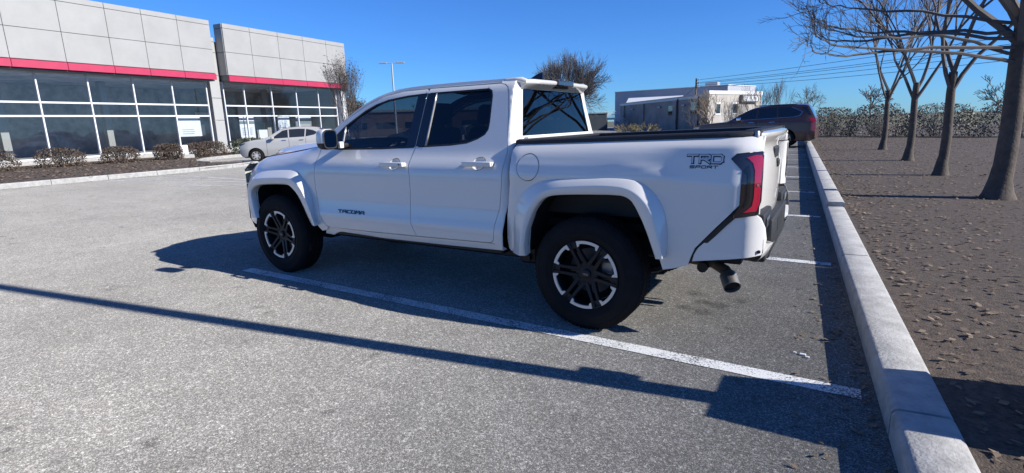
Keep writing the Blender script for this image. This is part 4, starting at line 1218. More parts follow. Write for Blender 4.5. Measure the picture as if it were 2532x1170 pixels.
def flare(name, outer, crest, opening, S, yc, ylip, n=70):
    N = n
    A = resample(smooth_line(outer, 2), n=N); B = resample(smooth_line(crest, 2), n=N); C = resample(smooth_line(opening, 1), n=N)
    rows = []
    for i in range(N + 1):
        a, b, c = A[i], B[i], C[i]; t = i / N
        ya = S(a.x, a.y) + .004; yb = yc(b.x, b.y, t); ycc = ylip(c.x, c.y, t)
        m1 = a.lerp(b, .12); m2 = a.lerp(b, .9)
        r = [(a.x, ya + .012, a.y), (a.x, ya - .006, a.y), (m1.x, ya + (yb - ya) * .14 - .006, m1.y), (a.lerp(b, .5).x, ya + (yb - ya) * .55 - .004, a.lerp(b, .5).y), (m2.x, ya + (yb - ya) * .93, m2.y), (b.x, yb, b.y)]
        m3 = b.lerp(c, .12); m4 = b.lerp(c, .93)
        r += [(m3.x, yb + (ycc - yb) * .1 - .001, m3.y), (b.lerp(c, .5).x, (yb + ycc) / 2 - .001, b.lerp(c, .5).y), (m4.x, ycc, m4.y), (c.x, ycc + .006, c.y), (c.x, ycc + .06, c.y)]
        rows.append(r)
    mb = MB(); mb.quads(rows)
    return twin(name, mb, PAINT, smooth=50)
flare('front_wheel_flare', fouter, fcrest, fopen[:-1], S_fen, lambda x, z, t: .002 + planoff(x) * .8, lambda x, z, t: .010 + planoff(x) * .7)
ropen = [(-.455, .495), (-.445, .58), (-.426, .696), (-.373, .825), (-.31, .911), (-.25, .944), (-.176, .957), (.0, .968), (.249, .976), (.31, .965), (.353, .932), (.429, .788), (.495, .61), (.503, .585)]
router_ = [(-.60, .495), (-.575, .562), (-.562, .76), (-.506, .912), (-.42, 1.003), (-.29, 1.055), (-.055, 1.068), (.256, 1.082), (.406, 1.062), (.532, .922), (.566, .76), (.562, .642), (.555, .59)]
rcrest = [(-.50, .495), (-.475, .556), (-.453, .721), (-.407, .855), (-.318, .959), (-.208, 1.003), (-.014, 1.022), (.182, 1.034), (.342, 1.018), (.457, .915), (.505, .775), (.545, .63), (.548, .59)]
flare('rear_wheel_flare', router_, rcrest, ropen, S_bed, lambda x, z, t: .001 + max(0, .03 - t * .6), lambda x, z, t: .010 + max(0, .03 - t * .6))

# bed side with fuel door on the near side
bedo = [(-.575, 1.293), (.12, railz(.12)), (.64, railz(.64)), (1.03, railz(1.03)), (1.052, 1.325), (1.062, 1.275), (1.060, 1.246), (.932, 1.232), (.905, 1.206), (.968, 1.138), (.966, .94), (.905, .868), (.852, .808), (.790, .735), (.728, .660), (.705, .60), (.690, .549), (.60, .515), (.530, .497)] + \
       [(.515, .55)] + ropen[::-1][1:-1] + [(-.452, .497), (-.62, .500), (-.643, .52), (-.650, .60), (-.632, .77), (-.605, .90), (-.588, 1.03), (-.584, 1.15), (-.590, 1.25)]
fc = (-.430, 1.134); fr_ = (.090, .093)
circ = [(fc[0] + fr_[0] * math.cos(2 * PI * i / 40), fc[1] + fr_[1] * math.sin(2 * PI * i / 40)) for i in range(40)]
vs, fs = panel(bedo, S_bed, [circ], gap=.0028)
b1 = obj('bed_side', vs, fs, PAINT, TK, smooth=45)
vs, fs = panel(bedo, S_bed, [], gap=.0028); vs, fs = mirrored(vs, fs, W); b1m = obj('bed_side', vs, fs, PAINT, TK, smooth=45)
vs, fs = panel(circ, S_bed, gap=.003, off=-.001); obj('fuel_door', vs, fs, PAINT, TK, smooth=45)
mb = MB(); mb.lathe([(0, .03), (.10, .03)], (fc[0], .105, fc[1]), 24); mb.build('fuel_recess', DARK, TK)

# sill, cab corner
side('rocker_panel', [(-2.60, .537), (-2.0, .533), (-1.5, .540), (-.80, .552), (-.735, .548), (-.668, .500), (-1.226, .490), (-1.9, .484), (-2.44, .500), (-2.50, .492), (-2.58, .456), (-2.69, .464), (-2.645, .53)],
     lambda x, z: .074 + .6 * max(0, .55 - z) * .6, gap=.002, flange=.05)
def lean(x, z, x0=-.76, x1=-.60):
    t = max(0, min(1, (x - x0) / (x1 - x0))); t = t * t * (3 - 2 * t)
    return x - (.030 + .12 * (z - 1.32)) * t * max(0, min(1, (z - 1.25) / .08))
cc_, ccm = side('cab_corner', cutC + [(-.735, .552), (-.668, .502), (-.657, .60), (-.640, .77), (-.612, .90), (-.600, 1.05), (-.5985, 1.25), (-.5985, 1.70), (-.6, 1.772), (-.72, 1.772), (-.835, 1.768)], S_cab, gap=.0025, flange=.01)

for o_ in (cc_, ccm):
    for v_ in o_.data.vertices:
        X0 = v_.co.x + ORG[TK.name].x; v_.co.x = lean(X0, v_.co.z, -.70) - ORG[TK.name].x
# roof skin, rails and windscreen
crest = [(-2.83, .245, 1.305), (-2.64, .300, 1.430), (-2.443, .350, 1.563), (-2.285, .385, 1.655), (-2.084, .412, 1.728), (-1.88, .430, 1.764), (-1.62, .440, 1.778), (-1.2, .440, 1.783), (-.90, .438, 1.783), (-.74, .438, 1.779), (-.655, .440, 1.768)]
crest_s = resample(smooth_line(crest, 2), n=60)
fr3 = [(-2.725, S_cab(0, 1.29) + .004 if False else .190, 1.292), (-2.575, cabP(1.43) + .006, 1.432), (-2.39, cabP(1.555) + .006, 1.555), (-2.21, cabP(1.648) + .006, 1.648), (-2.03, cabP(1.710) + .006, 1.710), (-1.81, .378, 1.743), (-1.52, .384, 1.750), (-.823, .384, 1.750), (-.74, .390, 1.757), (-.66, .402, 1.757)]
fr_s = resample(smooth_line(fr3, 2), n=60)
rows = []
for a, b in zip(fr_s, crest_s):
    m = a.lerp(b, .5); rows.append([a + Vector((0, .015, -.01)), a, a.lerp(b, .25) + Vector((0, .010, -.002)), a.lerp(b, .4) + Vector((0, .002, .006)), m + Vector((0, -.002, .010)), a.lerp(b, .8) + Vector((0, 0, .006)), b])
mb = MB(); mb.quads(rows, True)
twin('roof_rail', mb, PAINT, smooth=50)
hdr = 24
def ctr(i):
    """centre line point matching crest_s[i]"""
    p = crest_s[i]; n = 60
    th = next(k for k in range(61) if crest_s[k].x > -1.95)
    if i <= th:
        t = i / th; base_ = Vector((-3.10, W / 2, 1.275)); top_ = Vector((-2.16, W / 2, 1.800))
        q = base_.lerp(top_, t); q.z += .035 * math.sin(PI * t); return q
    t = (i - th) / (60 - th)
    return Vector((-2.16 + (-.62 + 2.16) * t, W / 2, 1.794 + .016 * math.sin(PI * min(1, t * 1.15) ** .8) - .010 * t))
TH = next(k for k in range(61) if crest_s[k].x > -1.95)
def skin(i0, i1, nn=20):
    rows = []
    for i in range(i0, i1 + 1):
        a = crest_s[i]; c = ctr(i); r = []
        for j in range(nn + 1):
            t = -1 + 2 * j / nn; k = 1 - abs(t) ** 2.4
            y = a.y + (W - 2 * a.y) * j / nn
            r.append((a.x + (c.x - a.x) * k, y, a.z + (c.z - a.z) * k))
        rows.append(r)
    return rows
mb = MB(); mb.quads(skin(TH, 60), True); mb.build('roof', PAINT, TK, smooth=50)
mb = MB(); mb.quads(skin(0, TH), True); mb.build('windscreen', GLASS_W, TK, smooth=50)
# rear spoiler lip over the back glass
rows = []
for j in range(25):
    t = -1 + 2 * j / 24; y = .412 + (W - .824) * j / 24; k = 1 - abs(t) ** 2.4; e = min(1, (1 - abs(t)) * 7)
    zc = 1.766 + .008 * k; xo = -.575 - .055 * (1 - e)
    rows.append([(-.69, y, zc + .004), (xo - .05, y, zc), (xo - .010, y, zc - .008), (xo, y, zc - .020), (xo - .003, y, zc - .034), (xo - .016, y, zc - .042), (-.672, y, zc - .074)])
mb = MB(); mb.quads(rows); mb.f.append(tuple(range(7))); mb.f.append(tuple(len(mb.v) - 7 + i for i in range(7))[::-1])
sp = mb.build('rear_spoiler', PAINT, TK, smooth=50)
mb = MB(); mb.bbox(-.61, -.560, .83, 1.12, 1.730, 1.771, .006, 1); mb.build('brake_light', SMOKE, TK)
mb = MB(); mb.bbox(-.66, -.595, .86, 1.09, 1.712, 1.728, .006, 1); mb.build('brake_light_housing', BLACKP, TK)
for s in (0, 1):
    mb = MB()
    mb.tube([(-.80, .410, 1.762), (-.72, .412, 1.761), (-.66, .414, 1.757), (-.625, .420, 1.748)], [.016, .022, .024, .016], n=12)
    if s: mb.v, mb.f = mirrored(mb.v, mb.f, W)
    mb.build('roof_corner', PAINT, TK, smooth=60)
# shark fin
mb = MB()
for s in (0,):
    pts = [(-.93, 1.785), (-.90, 1.812), (-.86, 1.834), (-.82, 1.852), (-.785, 1.858), (-.778, 1.785)]
    yv = W / 2
    k = len(mb.v)
    for x, z in pts: mb.v.append((x, yv - .018 * (1 - (z - 1.785) / .075) - .002, z)); mb.v.append((x, yv + .018 * (1 - (z - 1.785) / .075) + .002, z))
    for i in range(5): mb.f.append((k + 2 * i, k + 2 * i + 2, k + 2 * i + 3, k + 2 * i + 1))
    mb.f.append(tuple(k + 2 * i for i in range(6))); mb.f.append(tuple(k + 2 * i + 1 for i in range(6))[::-1])
mb.build('antenna_fin', BLACKG, TK)

# back wall of the cab with its window
xb = -.598
def rear_quad(y0, y1, z0, z1, y0t=None, y1t=None):
    y0t = y0 if y0t is None else y0t; y1t = y1 if y1t is None else y1t
    rows = []
    for i in range(7):
        t = i / 6; z = z0 + (z1 - z0) * t; a = y0 + (y0t - y0) * t; b = y1 + (y1t - y1) * t
        rows.append([(xb - .02 * max(0, z - 1.3) * 0, a + (b - a) * j / 8, z) for j in range(9)])
    return rows
def ye(z): return cabP(z) + .0605
def xw(z): return lean(-.5985, z, -.70)
def gy(z): return .348 + .267 * (z - 1.345)
mb = MB()
Z1 = (.9, 1.05, 1.15, 1.24, 1.29, 1.345)
mb.quads([[(xw(z), ye(z) + (W - 2 * ye(z)) * j / 8, z) for j in range(9)] for z in Z1], True)
Z2 = (1.345, 1.45, 1.55, 1.65, 1.72, 1.765)
for s in (0, 1):
    mb.quads([[(xw(z), ye(z) if not s else W - ye(z), z), (xw(z), gy(z) if not s else W - gy(z), z)] for z in Z2], not s)
mb.quads([[(xw(1.695), gy(1.695), 1.695), (xw(1.695), W - gy(1.695), 1.695)], [(xw(1.77), .44, 1.77), (xw(1.77), W - .44, 1.77)]], True)
mb.build('cab_rear_wall', PAINT, TK)
mb = MB(); rows = []
for i in range(7):
    z = 1.338 + .365 * i / 6; g_ = gy(z) - .006
    rows.append([(xw(z) - .010, g_ + (W - 2 * g_) * j / 12, z) for j in range(13)])
mb.quads(rows, True); mb.build('rear_window', GLASS_D, TK)
mb = MB()
for (y0, y1, z0, z1) in ((.70, .712, 1.36, 1.69), (1.24, 1.252, 1.36, 1.69), (.712, 1.24, 1.685, 1.693), (.712, 1.24, 1.36, 1.372), (.95, .966, 1.372, 1.685)): mb.add([(xw(z) + dx, y, z) for z in (z0, z1) for dx in (-.024, -.0135) for y in (y0, y1)], [(0, 1, 3, 2), (4, 6, 7, 5), (0, 4, 5, 1), (2, 3, 7, 6), (0, 2, 6, 4), (1, 5, 7, 3)])
mb.build('sliding_window_frame', BLACKP, TK)
mb = MB(); mb.box(-.62, -.590, .36, W - .36, 1.318, 1.335); mb.build('cab_rear_ledge', PAINT, TK)

# bonnet
def hood_rows():
    rows = []
    X_ = [-2.84, -2.95, -3.1, -3.3, -3.5, -3.7, -3.84, -3.92, -3.99, -4.04, -4.07]
    zh = table([(-4.1, 1.05), (-4.06, 1.11), (-4.0, 1.175), (-3.93, 1.208), (-3.81, 1.238), (-3.53, 1.275), (-3.2, 1.300), (-2.8, 1.318)], .015)
    for x in X_:
        ze = ztop(x) + .003; r = []
        for (dy, k) in ((0, 0), (.03, .10), (.08, .22), (.14, .35), (.18, .62), (.22, .90), (.27, .985), (.40, .995), (.55, 1.0)):
            y = .272 + planoff(x) + dy * (1 - .25 * max(0, -3.6 - x)); hc = .014 * (dy > .25) * (dy / .55)
            xx = x - (.10 * (dy / .7) ** 1.3) * max(0, min(1, (-3.3 - x) / .5))
            r.append((xx, y, ze + (zh(x) - ze) * k + hc))
        full = r + [(xx, W / 2, z + .004) for xx, _, z in [r[-1]]] + [(a, W - b, c) for a, b, c in r[::-1]]
        rows.append(full)
    return rows
mb = MB(); mb.quads(hood_rows()); mb.build('bonnet', PAINT, TK, smooth=55)
mb = MB(); mb.quads([[(-2.70, .20, 1.262), (-2.80, W / 2, 1.262), (-2.70, W - .20, 1.262)], [(-2.95, .26, 1.235), (-3.15, W / 2, 1.255), (-2.95, W - .26, 1.235)]], False); mb.build('cowl', BLACKP, TK)
# front face: grille, bumper, skid
pl = smooth_line([(-4.03, .212), (-4.10, .34), (-4.18, .52), (-4.23, .75), (-4.25, W / 2)], 2)
pl = pl + [Vector((p.x, W - p.y)) for p in pl[::-1][1:]]
def band(name, m, z0, z1, dx0=0, dx1=0, y0=0, y1=W):
    P = [p for p in pl if y0 <= p.y <= y1]
    mb = MB(); mb.quads([[(p.x + dx0 + .03, p.y, z0 - .0) for p in P], [(p.x + dx0, p.y, z0) for p in P], [(p.x + dx1, p.y, z1) for p in P], [(p.x + dx1 + .06, p.y, z1) for p in P]])
    return mb.build(name, m, TK, smooth=40)
band('front_bumper', PAINT, .50, .68, -.02, -.02)
band('front_valance', BLACKP, .40, .499, .05, -.01)
band('grille', BLACKP, .682, 1.02, .03, .02, .52, W - .52)
band('front_panel', PAINT, .682, .88, -.018, -.006, 0, .54); band('front_panel', PAINT, .682, .88, -.018, -.006, W - .54, W)
band('bonnet_lip', PAINT, 1.045, 1.10, .01, .10)
for z in (.74, .80, .86, .92, .98): band('grille_bar', BLACKG, z, z + .018, .015, .015, .5, W - .5)
for s in (0, 1):
    mb = MB(); P = [p for p in pl if p.y < .55]
    mb.quads([[(p.x - .004, p.y, .885 + .0395 * i) for p in P] for i in range(5)])
    if s: mb.v, mb.f = mirrored(mb.v, mb.f, W)
    mb.build('headlight', CLEARL, TK, smooth=50)

# bed: rail caps, liner, floor, tailgate
def cap_rows(x0, x1):
    rows = []
    n = 20
    for i in range(n + 1):
        x = x0 + (x1 - x0) * i / n; z = railz(x); ys = S_bed(x, z - .004)
        rows.append([(x, ys + .012, z - .012), (x, ys - .004, z - .002), (x, ys - .004, z + .016), (x, ys + .006, z + .026), (x, ys + .05, z + .030), (x, .325, z + .026), (x, .33, z - .03)])
    return rows
mb = MB(); mb.quads(cap_rows(-.585, 1.035), True)
k = len(mb.v) - 7; mb.f.append(tuple(range(7))); mb.f.append(tuple(k + i for i in range(7)))
twin('bed_rail_cap', mb, BLACKP, smooth=50)
mb = MB(); mb.lathe([(0, .018), (.014, .018), (.018, .012), (.018, -.03)], (1.015, S_bed(1.0, 1.33) + .016, railz(1.0) + .008), 16, axis='z'); twin('rail_end_cap', mb, STEEL, smooth=40)
mb = MB(); mb.box(-.56, .95, .325, .335, .80, 1.30); mb.box(-.56, .95, W - .335, W - .325, .80, 1.30); mb.box(-.565, -.55, .2, W - .2, .80, 1.315); mb.box(-.55, .95, .335, W - .335, .78, .80)
mb.build('bed_liner', BLACKP, TK)
mb = MB(); mb.bbox(-.575, -.53, .17, W - .17, 1.30, 1.326, .008, 1); mb.build('bulkhead_cap', BLACKP, TK)
mb = MB()
for yy_ in (.345, W - .37): mb.bbox(-.50, .90, yy_, yy_ + .025, 1.20, 1.225, .004, 1)
mb.build('tie_rail', STEEL, TK)
tz = [(.70, .985), (.74, 1.000), (.85, 1.012), (1.0, 1.018), (1.10, 1.016), (1.16, 1.004), (1.21, .990), (1.25, .986), (1.285, 1.002), (1.31, 1.030), (1.328, 1.042), (1.342, 1.040), (1.350, 1.020), (1.350, .95), (1.34, .93), (.72, .93)]
rows = []
for z, x in tz:
    r = []
    for j in range(33):
        t = -1 + 2 * j / 32; y = .245 + (W - .49) * j / 32
        bow = .058 * (1 - t * t) - .035 * max(0, abs(t) - .9) * 10 * (.25 if z > 1.2 else .45) * 1.0
        dish = -.010 * math.exp(-((z - 1.05) / .09) ** 2) * (1 if abs(t) < .78 else 0)
        r.append((x + (bow + dish if x > .95 else 0), y, z))
    rows.append(r)
mb = MB(); mb.quads(rows)
k = len(mb.v); m_ = 33
mb.f.append(tuple(i * m_ for i in range(len(tz)))); mb.f.append(tuple(i * m_ + 32 for i in range(len(tz)))[::-1])
tg = mb.build('tailgate', PAINT, TK, smooth=45)
mb = MB(); mb.bbox(.935, 1.03, .30, W - .30, 1.3505, 1.362, .004, 1); mb.build('tailgate_cap', BLACKP, tg)
mb = MB(); mb.bbox(.99, 1.062, .86, 1.10, 1.155, 1.235, .012, 2); mb.build('tailgate_handle', BLACKP, tg)
mb = MB(); mb.bbox(.99, 1.080, .935, 1.02, 1.09, 1.150, .015, 2); mb.build('rear_camera', BLACKP, tg)

# lamps at the rear corner
tl = [(.903, 1.204), (.932, 1.232), (1.00, 1.238), (1.056, 1.244), (1.066, 1.222), (1.068, 1.10), (1.069, .961), (1.058, .882), (1.0, .872), (.925, .862), (.950, .905), (.966, .94), (.968, 1.138)]
ta, tb = side('tail_light', tl, S_bed, SMOKE, off=-.004, flange=.03, rnd=.002, step=.02)
redp = [(.985, 1.212), (1.029, 1.226), (1.058, 1.224), (1.064, 1.195), (1.064, 1.062), (1.056, 1.052), (1.064, 1.035), (1.064, .955), (1.050, .905), (.985, .897), (1.005, .913), (1.028, .938), (1.034, .985), (1.034, 1.047), (1.030, 1.140), (1.018, 1.180), (1.000, 1.200)]
side('red_lens', redp, S_bed, RED, parent=ta, both=tb, off=-.010, flange=.01, rnd=.0015, step=.015)
side('lamp_reflector', [(1.046, 1.062), (1.054, 1.062), (1.054, 1.050), (1.046, 1.050)], S_bed, CHROME, parent=ta, both=tb, off=-.014, flange=.003, rnd=0)
side('lamp_tube', [(.975, 1.14), (1.0, 1.17), (1.012, 1.12), (1.014, .98), (1.0, .935), (.985, .93), (.998, .98), (.998, 1.12)], S_bed, BLACKG, parent=ta, both=tb, off=-.008, flange=.004, rnd=0)
rows = []
for z in (.885, .93, 1.0, 1.1, 1.2, 1.238):
    y0 = S_bed(1.064, z); rows.append([(1.064, y0 - .003, z), (1.068, y0 + .012, z), (1.062, y0 + .03, z), (1.035, .215, z), (1.0, .22, z)])
mb = MB(); mb.quads(rows); twin('bed_post', mb, PAINT, smooth=50)
mb = MB(); rows = []
for z in (1.246, 1.29, 1.325):
    y0 = S_bed(1.056, z); rows.append([(1.055, y0 + .002, z), (1.062, y0 + .02, z), (1.050, .235, z), (.98, .242, z)])
mb.quads(rows); twin('bed_corner', mb, PAINT, smooth=50)

# rear bumper
def S_bmp(x, z):
    y = .082 - .05 * max(0, .86 - z) * .3
    if x > .985: y += 5.5 * (x - .985) ** 2
    return y + .05 * max(0, z - .84)
bp_ = [(.935, .862), (1.0, .872), (1.055, .878), (1.075, .858), (1.098, .80), (1.108, .73), (1.104, .69), (1.090, .643), (.90, .608), (.712, .577), (.722, .62), (.744, .668), (.80, .735), (.86, .802)]
side('bumper_corner', bp_, S_bmp, PAINT, flange=.03)
bpl = smooth_line([(1.098, S_bmp(1.09, .7) + .006), (1.110, .20), (1.122, .34), (1.124, .50)], 2)
mb = MB(); mb.quads([[(p.x - .03, p.y + .02, .60 - .0) for p in bpl], [(p.x - .012, p.y, .622) for p in bpl], [(p.x, p.y, .66) for p in bpl], [(p.x - .002, p.y, .735 - .10 * (i / len(bpl))) for i, p in enumerate(bpl)], [(p.x - .05, p.y + .01, .745 - .10 * (i / len(bpl))) for i, p in enumerate(bpl)]])
twin('bumper_end', mb, PAINT, smooth=50)
mb = MB(); mb.bbox(.96, 1.085, .225, .62, .745, .868, .014, 2); twin('corner_step', mb, BLACKP, smooth=40)
mb = MB(); mb.bbox(1.086, 1.092, .30, .46, .775, .835, .003, 1); twin('step_inset', mb, BLACKG)
mb = MB(); mb.bbox(.95, 1.108, .50, W - .50, .56, .80, .02, 2); mb.build('bumper_centre', BLACKP, TK, smooth=40)
mb = MB(); mb.bbox(.96, 1.10, .30, W - .30, .555, .625, .02, 2); mb.build('bumper_lower', BLACKP, TK, smooth=40)
mb = MB(); mb.lathe([(0, -.001), (.010, -.001), (.010, .01)], (1.078, S_bmp(1.07, .66) - .003, .665), 12); mb.build('parking_sensor', BLACKP, TK)
# dark seam that runs between the bed side and the bumper
seam = [(.978, .925), (.962, .88), (.90, .815), (.84, .745), (.775, .675), (.735, .62), (.712, .575), (.688, .552), (.70, .60), (.725, .655), (.79, .735), (.855, .808), (.925, .885), (.960, .940)]
side('bumper_seam', seam, lambda x, z: S_bed(x, z) + .014, BLACKP, flange=.02, rnd=0, step=.03)
mb = MB(); mb.bbox(1.08, 1.111, W / 2 - .16, W / 2 + .16, .66, .76, .005, 1); mb.build('number_plate_recess', DARK, TK)
# hitch with two chain loops
mb = MB(); mb.bbox(.75, 1.06, W / 2 - .04, W / 2 + .04, .43, .51, .008, 1); hi = mb.build('tow_hitch', BLACKM, TK)
for s in (-1, 1):
    mb = MB(); pts = [(.97 + .05 * math.cos(a), W / 2 + s * .09 + .0, .45 + .035 * math.sin(a)) for a in [2 * PI * i / 14 for i in range(15)]]; mb.tube(pts, .007, n=6); mb.build('chain_loop', BLACKM, hi)
mb = MB(); mb.tube([(.72, .35, .47), (.72, W - .35, .47)], .035, n=10); mb.build('cross_tube', BLACKM, TK, smooth=50)

# exhaust
mb = MB(); mb.tube([(.30, .46, .52), (.62, .44, .500), (.78, .42, .490), (.86, .375, .462), (.893, .335, .437)], [.034, .034, .034, .036, .038], n=18); ex = mb.build('exhaust_pipe', RUST, TK, smooth=50)
e0, e1 = Vector((.880, .350, .445)), Vector((.925, .265, .385))
dr = (e1 - e0).normalized()
def ring(c, r_, n=28):
    a = dr.orthogonal().normalized(); b = dr.cross(a)
    return [c + (a * math.cos(2 * PI * i / n) + b * math.sin(2 * PI * i / n)) * r_ for i in range(n)]
mb = MB(); rs_ = [ring(e0, .040), ring(e0 + dr * .008, .052), ring(e1, .053), ring(e1, .049), ring(e1 - dr * .07, .048)]
for r_ in rs_: r_.append(r_[0])
mb.quads(rs_); mb.build('exhaust_tip', STEEL, ex, smooth=50)
mb = MB(); q = ring(e1 - dr * .02, .0475); mb.v = [tuple(p) for p in q]; mb.f = [tuple(range(28))]; mb.build('exhaust_bore', DARK, ex)

# underside, wheel housings, axles
mb = MB(); mb.box(-4.0, -.2, .40, W - .40, .50, .55); mb.box(-.6, .95, .40, W - .40, .66, .72)
mb.build('floor_pan', DARK, TK)
mb = MB(); mb.bbox(-3.0, -.45, .40, .50, .37, .50, .01, 1); mb.bbox(-.5, .95, .40, .50, .50, .62, .01, 1); twin('chassis_rail', mb, BLACKM)
mb = MB(); mb.bbox(-.66, -.50, .30, .42, .36, .52, .02, 1); mb.lathe([(0, -.03), (.03, -.03), (.03, .02)], (-.575, .30, .415), 12); twin('spring_hanger', mb, BLACKM)
mb = MB(); mb.bbox(-2.58, -.70, .12, .36, .46, .50, .01, 1); twin('sill_underside', mb, BLACKM)
mb = MB(); mb.tube([(0, .30, .40), (0, W - .30, .40)], .055, n=12); mb.lathe([(0, -.14), (.10, -.12), (.15, 0), (.10, .12), (0, .14)], (0, W / 2, .40), 20); mb.build('rear_axle', BLACKM, TK, smooth=50)
mb = MB(); mb.tube([(-3.35, .30, .38), (-3.35, W - .30, .38)], .04, n=10); mb.bbox(-3.6, -3.1, .5, W - .5, .30, .42, .02, 1); mb.build('front_axle', BLACKM, TK)
mb = MB(); mb.tube([(-.62, .45, .46), (-.3, .45, .35), (.0, .45, .32), (.4, .45, .40), (.62, .45, .54)], .03, n=6); twin('leaf_spring', mb, BLACKM, smooth=50)
mb = MB(); mb.tube([(.14, .36, .42), (.05, .40, .72)], [.03, .035], n=10); twin('shock_absorber', mb, BLACKM, smooth=50)
for op in (fopen, ropen):
    P = resample(smooth_line(op, 1), n=40); cx = sum(p.x for p in P) / len(P)
    P2 = [Vector((cx + (p.x - cx) * 1.0, p.y + .0)) for p in P]
    mb = MB(); mb.quads([[(p.x, .075, p.y) for p in P2], [(p.x + (p.x - cx) * .04, .10, p.y + .012) for p in P2], [(p.x + (p.x - cx) * .04, .52, p.y + .012) for p in P2]])
    k = len(mb.v); mb.v += [(p.x + (p.x - cx) * .05, .52, p.y + .02) for p in P2]; mb.f.append(tuple(k + i for i in range(len(P2))))
    twin('wheel_housing', mb, DARK, smooth=50)
# dark structure behind the outer panels so that the seams read dark
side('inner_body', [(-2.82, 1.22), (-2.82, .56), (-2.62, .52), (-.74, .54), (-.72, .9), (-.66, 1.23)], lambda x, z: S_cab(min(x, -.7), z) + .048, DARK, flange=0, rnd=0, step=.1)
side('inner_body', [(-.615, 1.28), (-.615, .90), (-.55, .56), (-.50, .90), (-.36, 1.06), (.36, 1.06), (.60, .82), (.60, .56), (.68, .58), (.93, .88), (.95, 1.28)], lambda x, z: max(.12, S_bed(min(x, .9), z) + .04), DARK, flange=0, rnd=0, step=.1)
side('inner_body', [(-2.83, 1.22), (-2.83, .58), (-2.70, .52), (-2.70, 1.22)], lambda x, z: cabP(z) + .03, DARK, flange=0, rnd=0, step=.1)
mb = MB(); mb.box(1.0 - .06, .985, .12, W - .12, .62, 1.2); mb.build('rear_structure', DARK, TK)
mb = MB(); mb.box(-3.80, -2.78, .38, W - .38, .56, 1.02); mb.build('engine_bay', DARK, TK)
# pillar inner faces
for pts, r_ in (([(-1.56, .235, 1.24), (-1.53, .395, 1.73)], .035), ([(-.76, .27, 1.24), (-.76, .44, 1.70)], .04), ([(-2.72, .26, 1.27), (-2.40, .385, 1.56), (-2.05, .44, 1.70), (-1.6, .47, 1.735), (-.7, .47, 1.735)], .022)):
    mb = MB(); mb.tube(pts, r_, n=8); twin('pillar_trim', mb, TRIM, smooth=50)
mb = MB(); mb.quads([[(x, y, 1.762 - .02 + .03 * (1 - ((y - W / 2) / .55) ** 2)) for y in (.46, .7, W / 2, 1.25, W - .46)] for x in (-2.0, -1.3, -.62)]); mb.build('headlining', TRIM, TK)
side('door_trim', [(-2.64, 1.262), (-2.64, .6), (-.75, .6), (-.70, 1.30), (-.95, 1.30), (-1.05, 1.285), (-1.45, 1.262)], lambda x, z: cabP(min(z, 1.24)) + .075 + .1 * max(0, 1.2 - z) * .4, TRIM, flange=0, rnd=0, step=.12)
mb = MB(); mb.bbox(-2.80, -2.38, .26, W - .26, .95, 1.235, .05, 3); mb.bbox(-2.62, -2.36, .30, .72, 1.15, 1.272, .03, 2); mb.build('dashboard', TRIM, TK, smooth=40)
def seat(y0, y1, x, z0=.70, hr=True):
    s_ = MB(); s_.bbox(x - .48, x + .05, y0, y1, z0, z0 + .16, .05, 3)
    q = MB(); q.bbox(-.07, .07, y0, y1, z0 + .08, z0 + .72, .06, 3)
    s_.add([(x + v[0] + (v[2] - z0) * .22, v[1], v[2]) for v in q.v], q.f)
    if hr:
        q = MB(); yc_ = (y0 + y1) / 2; q.bbox(-.05, .05, yc_ - .13, yc_ + .13, z0 + .74, z0 + .93, .045, 3); q.bbox(-.01, .01, yc_ - .06, yc_ - .045, z0 + .68, z0 + .78, .003, 1); q.bbox(-.01, .01, yc_ + .045, yc_ + .06, z0 + .68, z0 + .78, .003, 1)
        s_.add([(x + v[0] + (v[2] - z0) * .20, v[1], v[2]) for v in q.v], q.f)
    return s_.build('seat', SEAT, TK, smooth=40)
seat(.36, .86, -1.78); seat(W - .86, W - .36, -1.78)
seat(.34, .92, -.96, .74); seat(W - .92, W - .34, -.96, .74)
mb = MB(); c_ = Vector((-2.20, .60, 1.16)); ax = Vector((-.86, 0, .42)).normalized(); u_ = Vector((0, 1, 0)); v_ = ax.cross(u_)
mb.tube([c_ + (u_ * math.cos(a) + v_ * math.sin(a)) * .185 for a in [2 * PI * i / 36 for i in range(37)]], .016, n=8, caps=False)
for a in (0, PI, -PI / 2): mb.tube([c_, c_ + (u_ * math.cos(a) + v_ * math.sin(a)) * .18], .018, n=6)
mb.tube([c_, c_ + ax * -.02 + Vector((-.3, 0, -.12))], [.06, .04], n=10); mb.build('steering_wheel', TRIM, TK, smooth=50)
mb = MB(); mb.bbox(-2.12, -2.08, .86, 1.09, 1.62, 1.68, .01, 1); mb.build('rear_view_mirror', TRIM, TK)

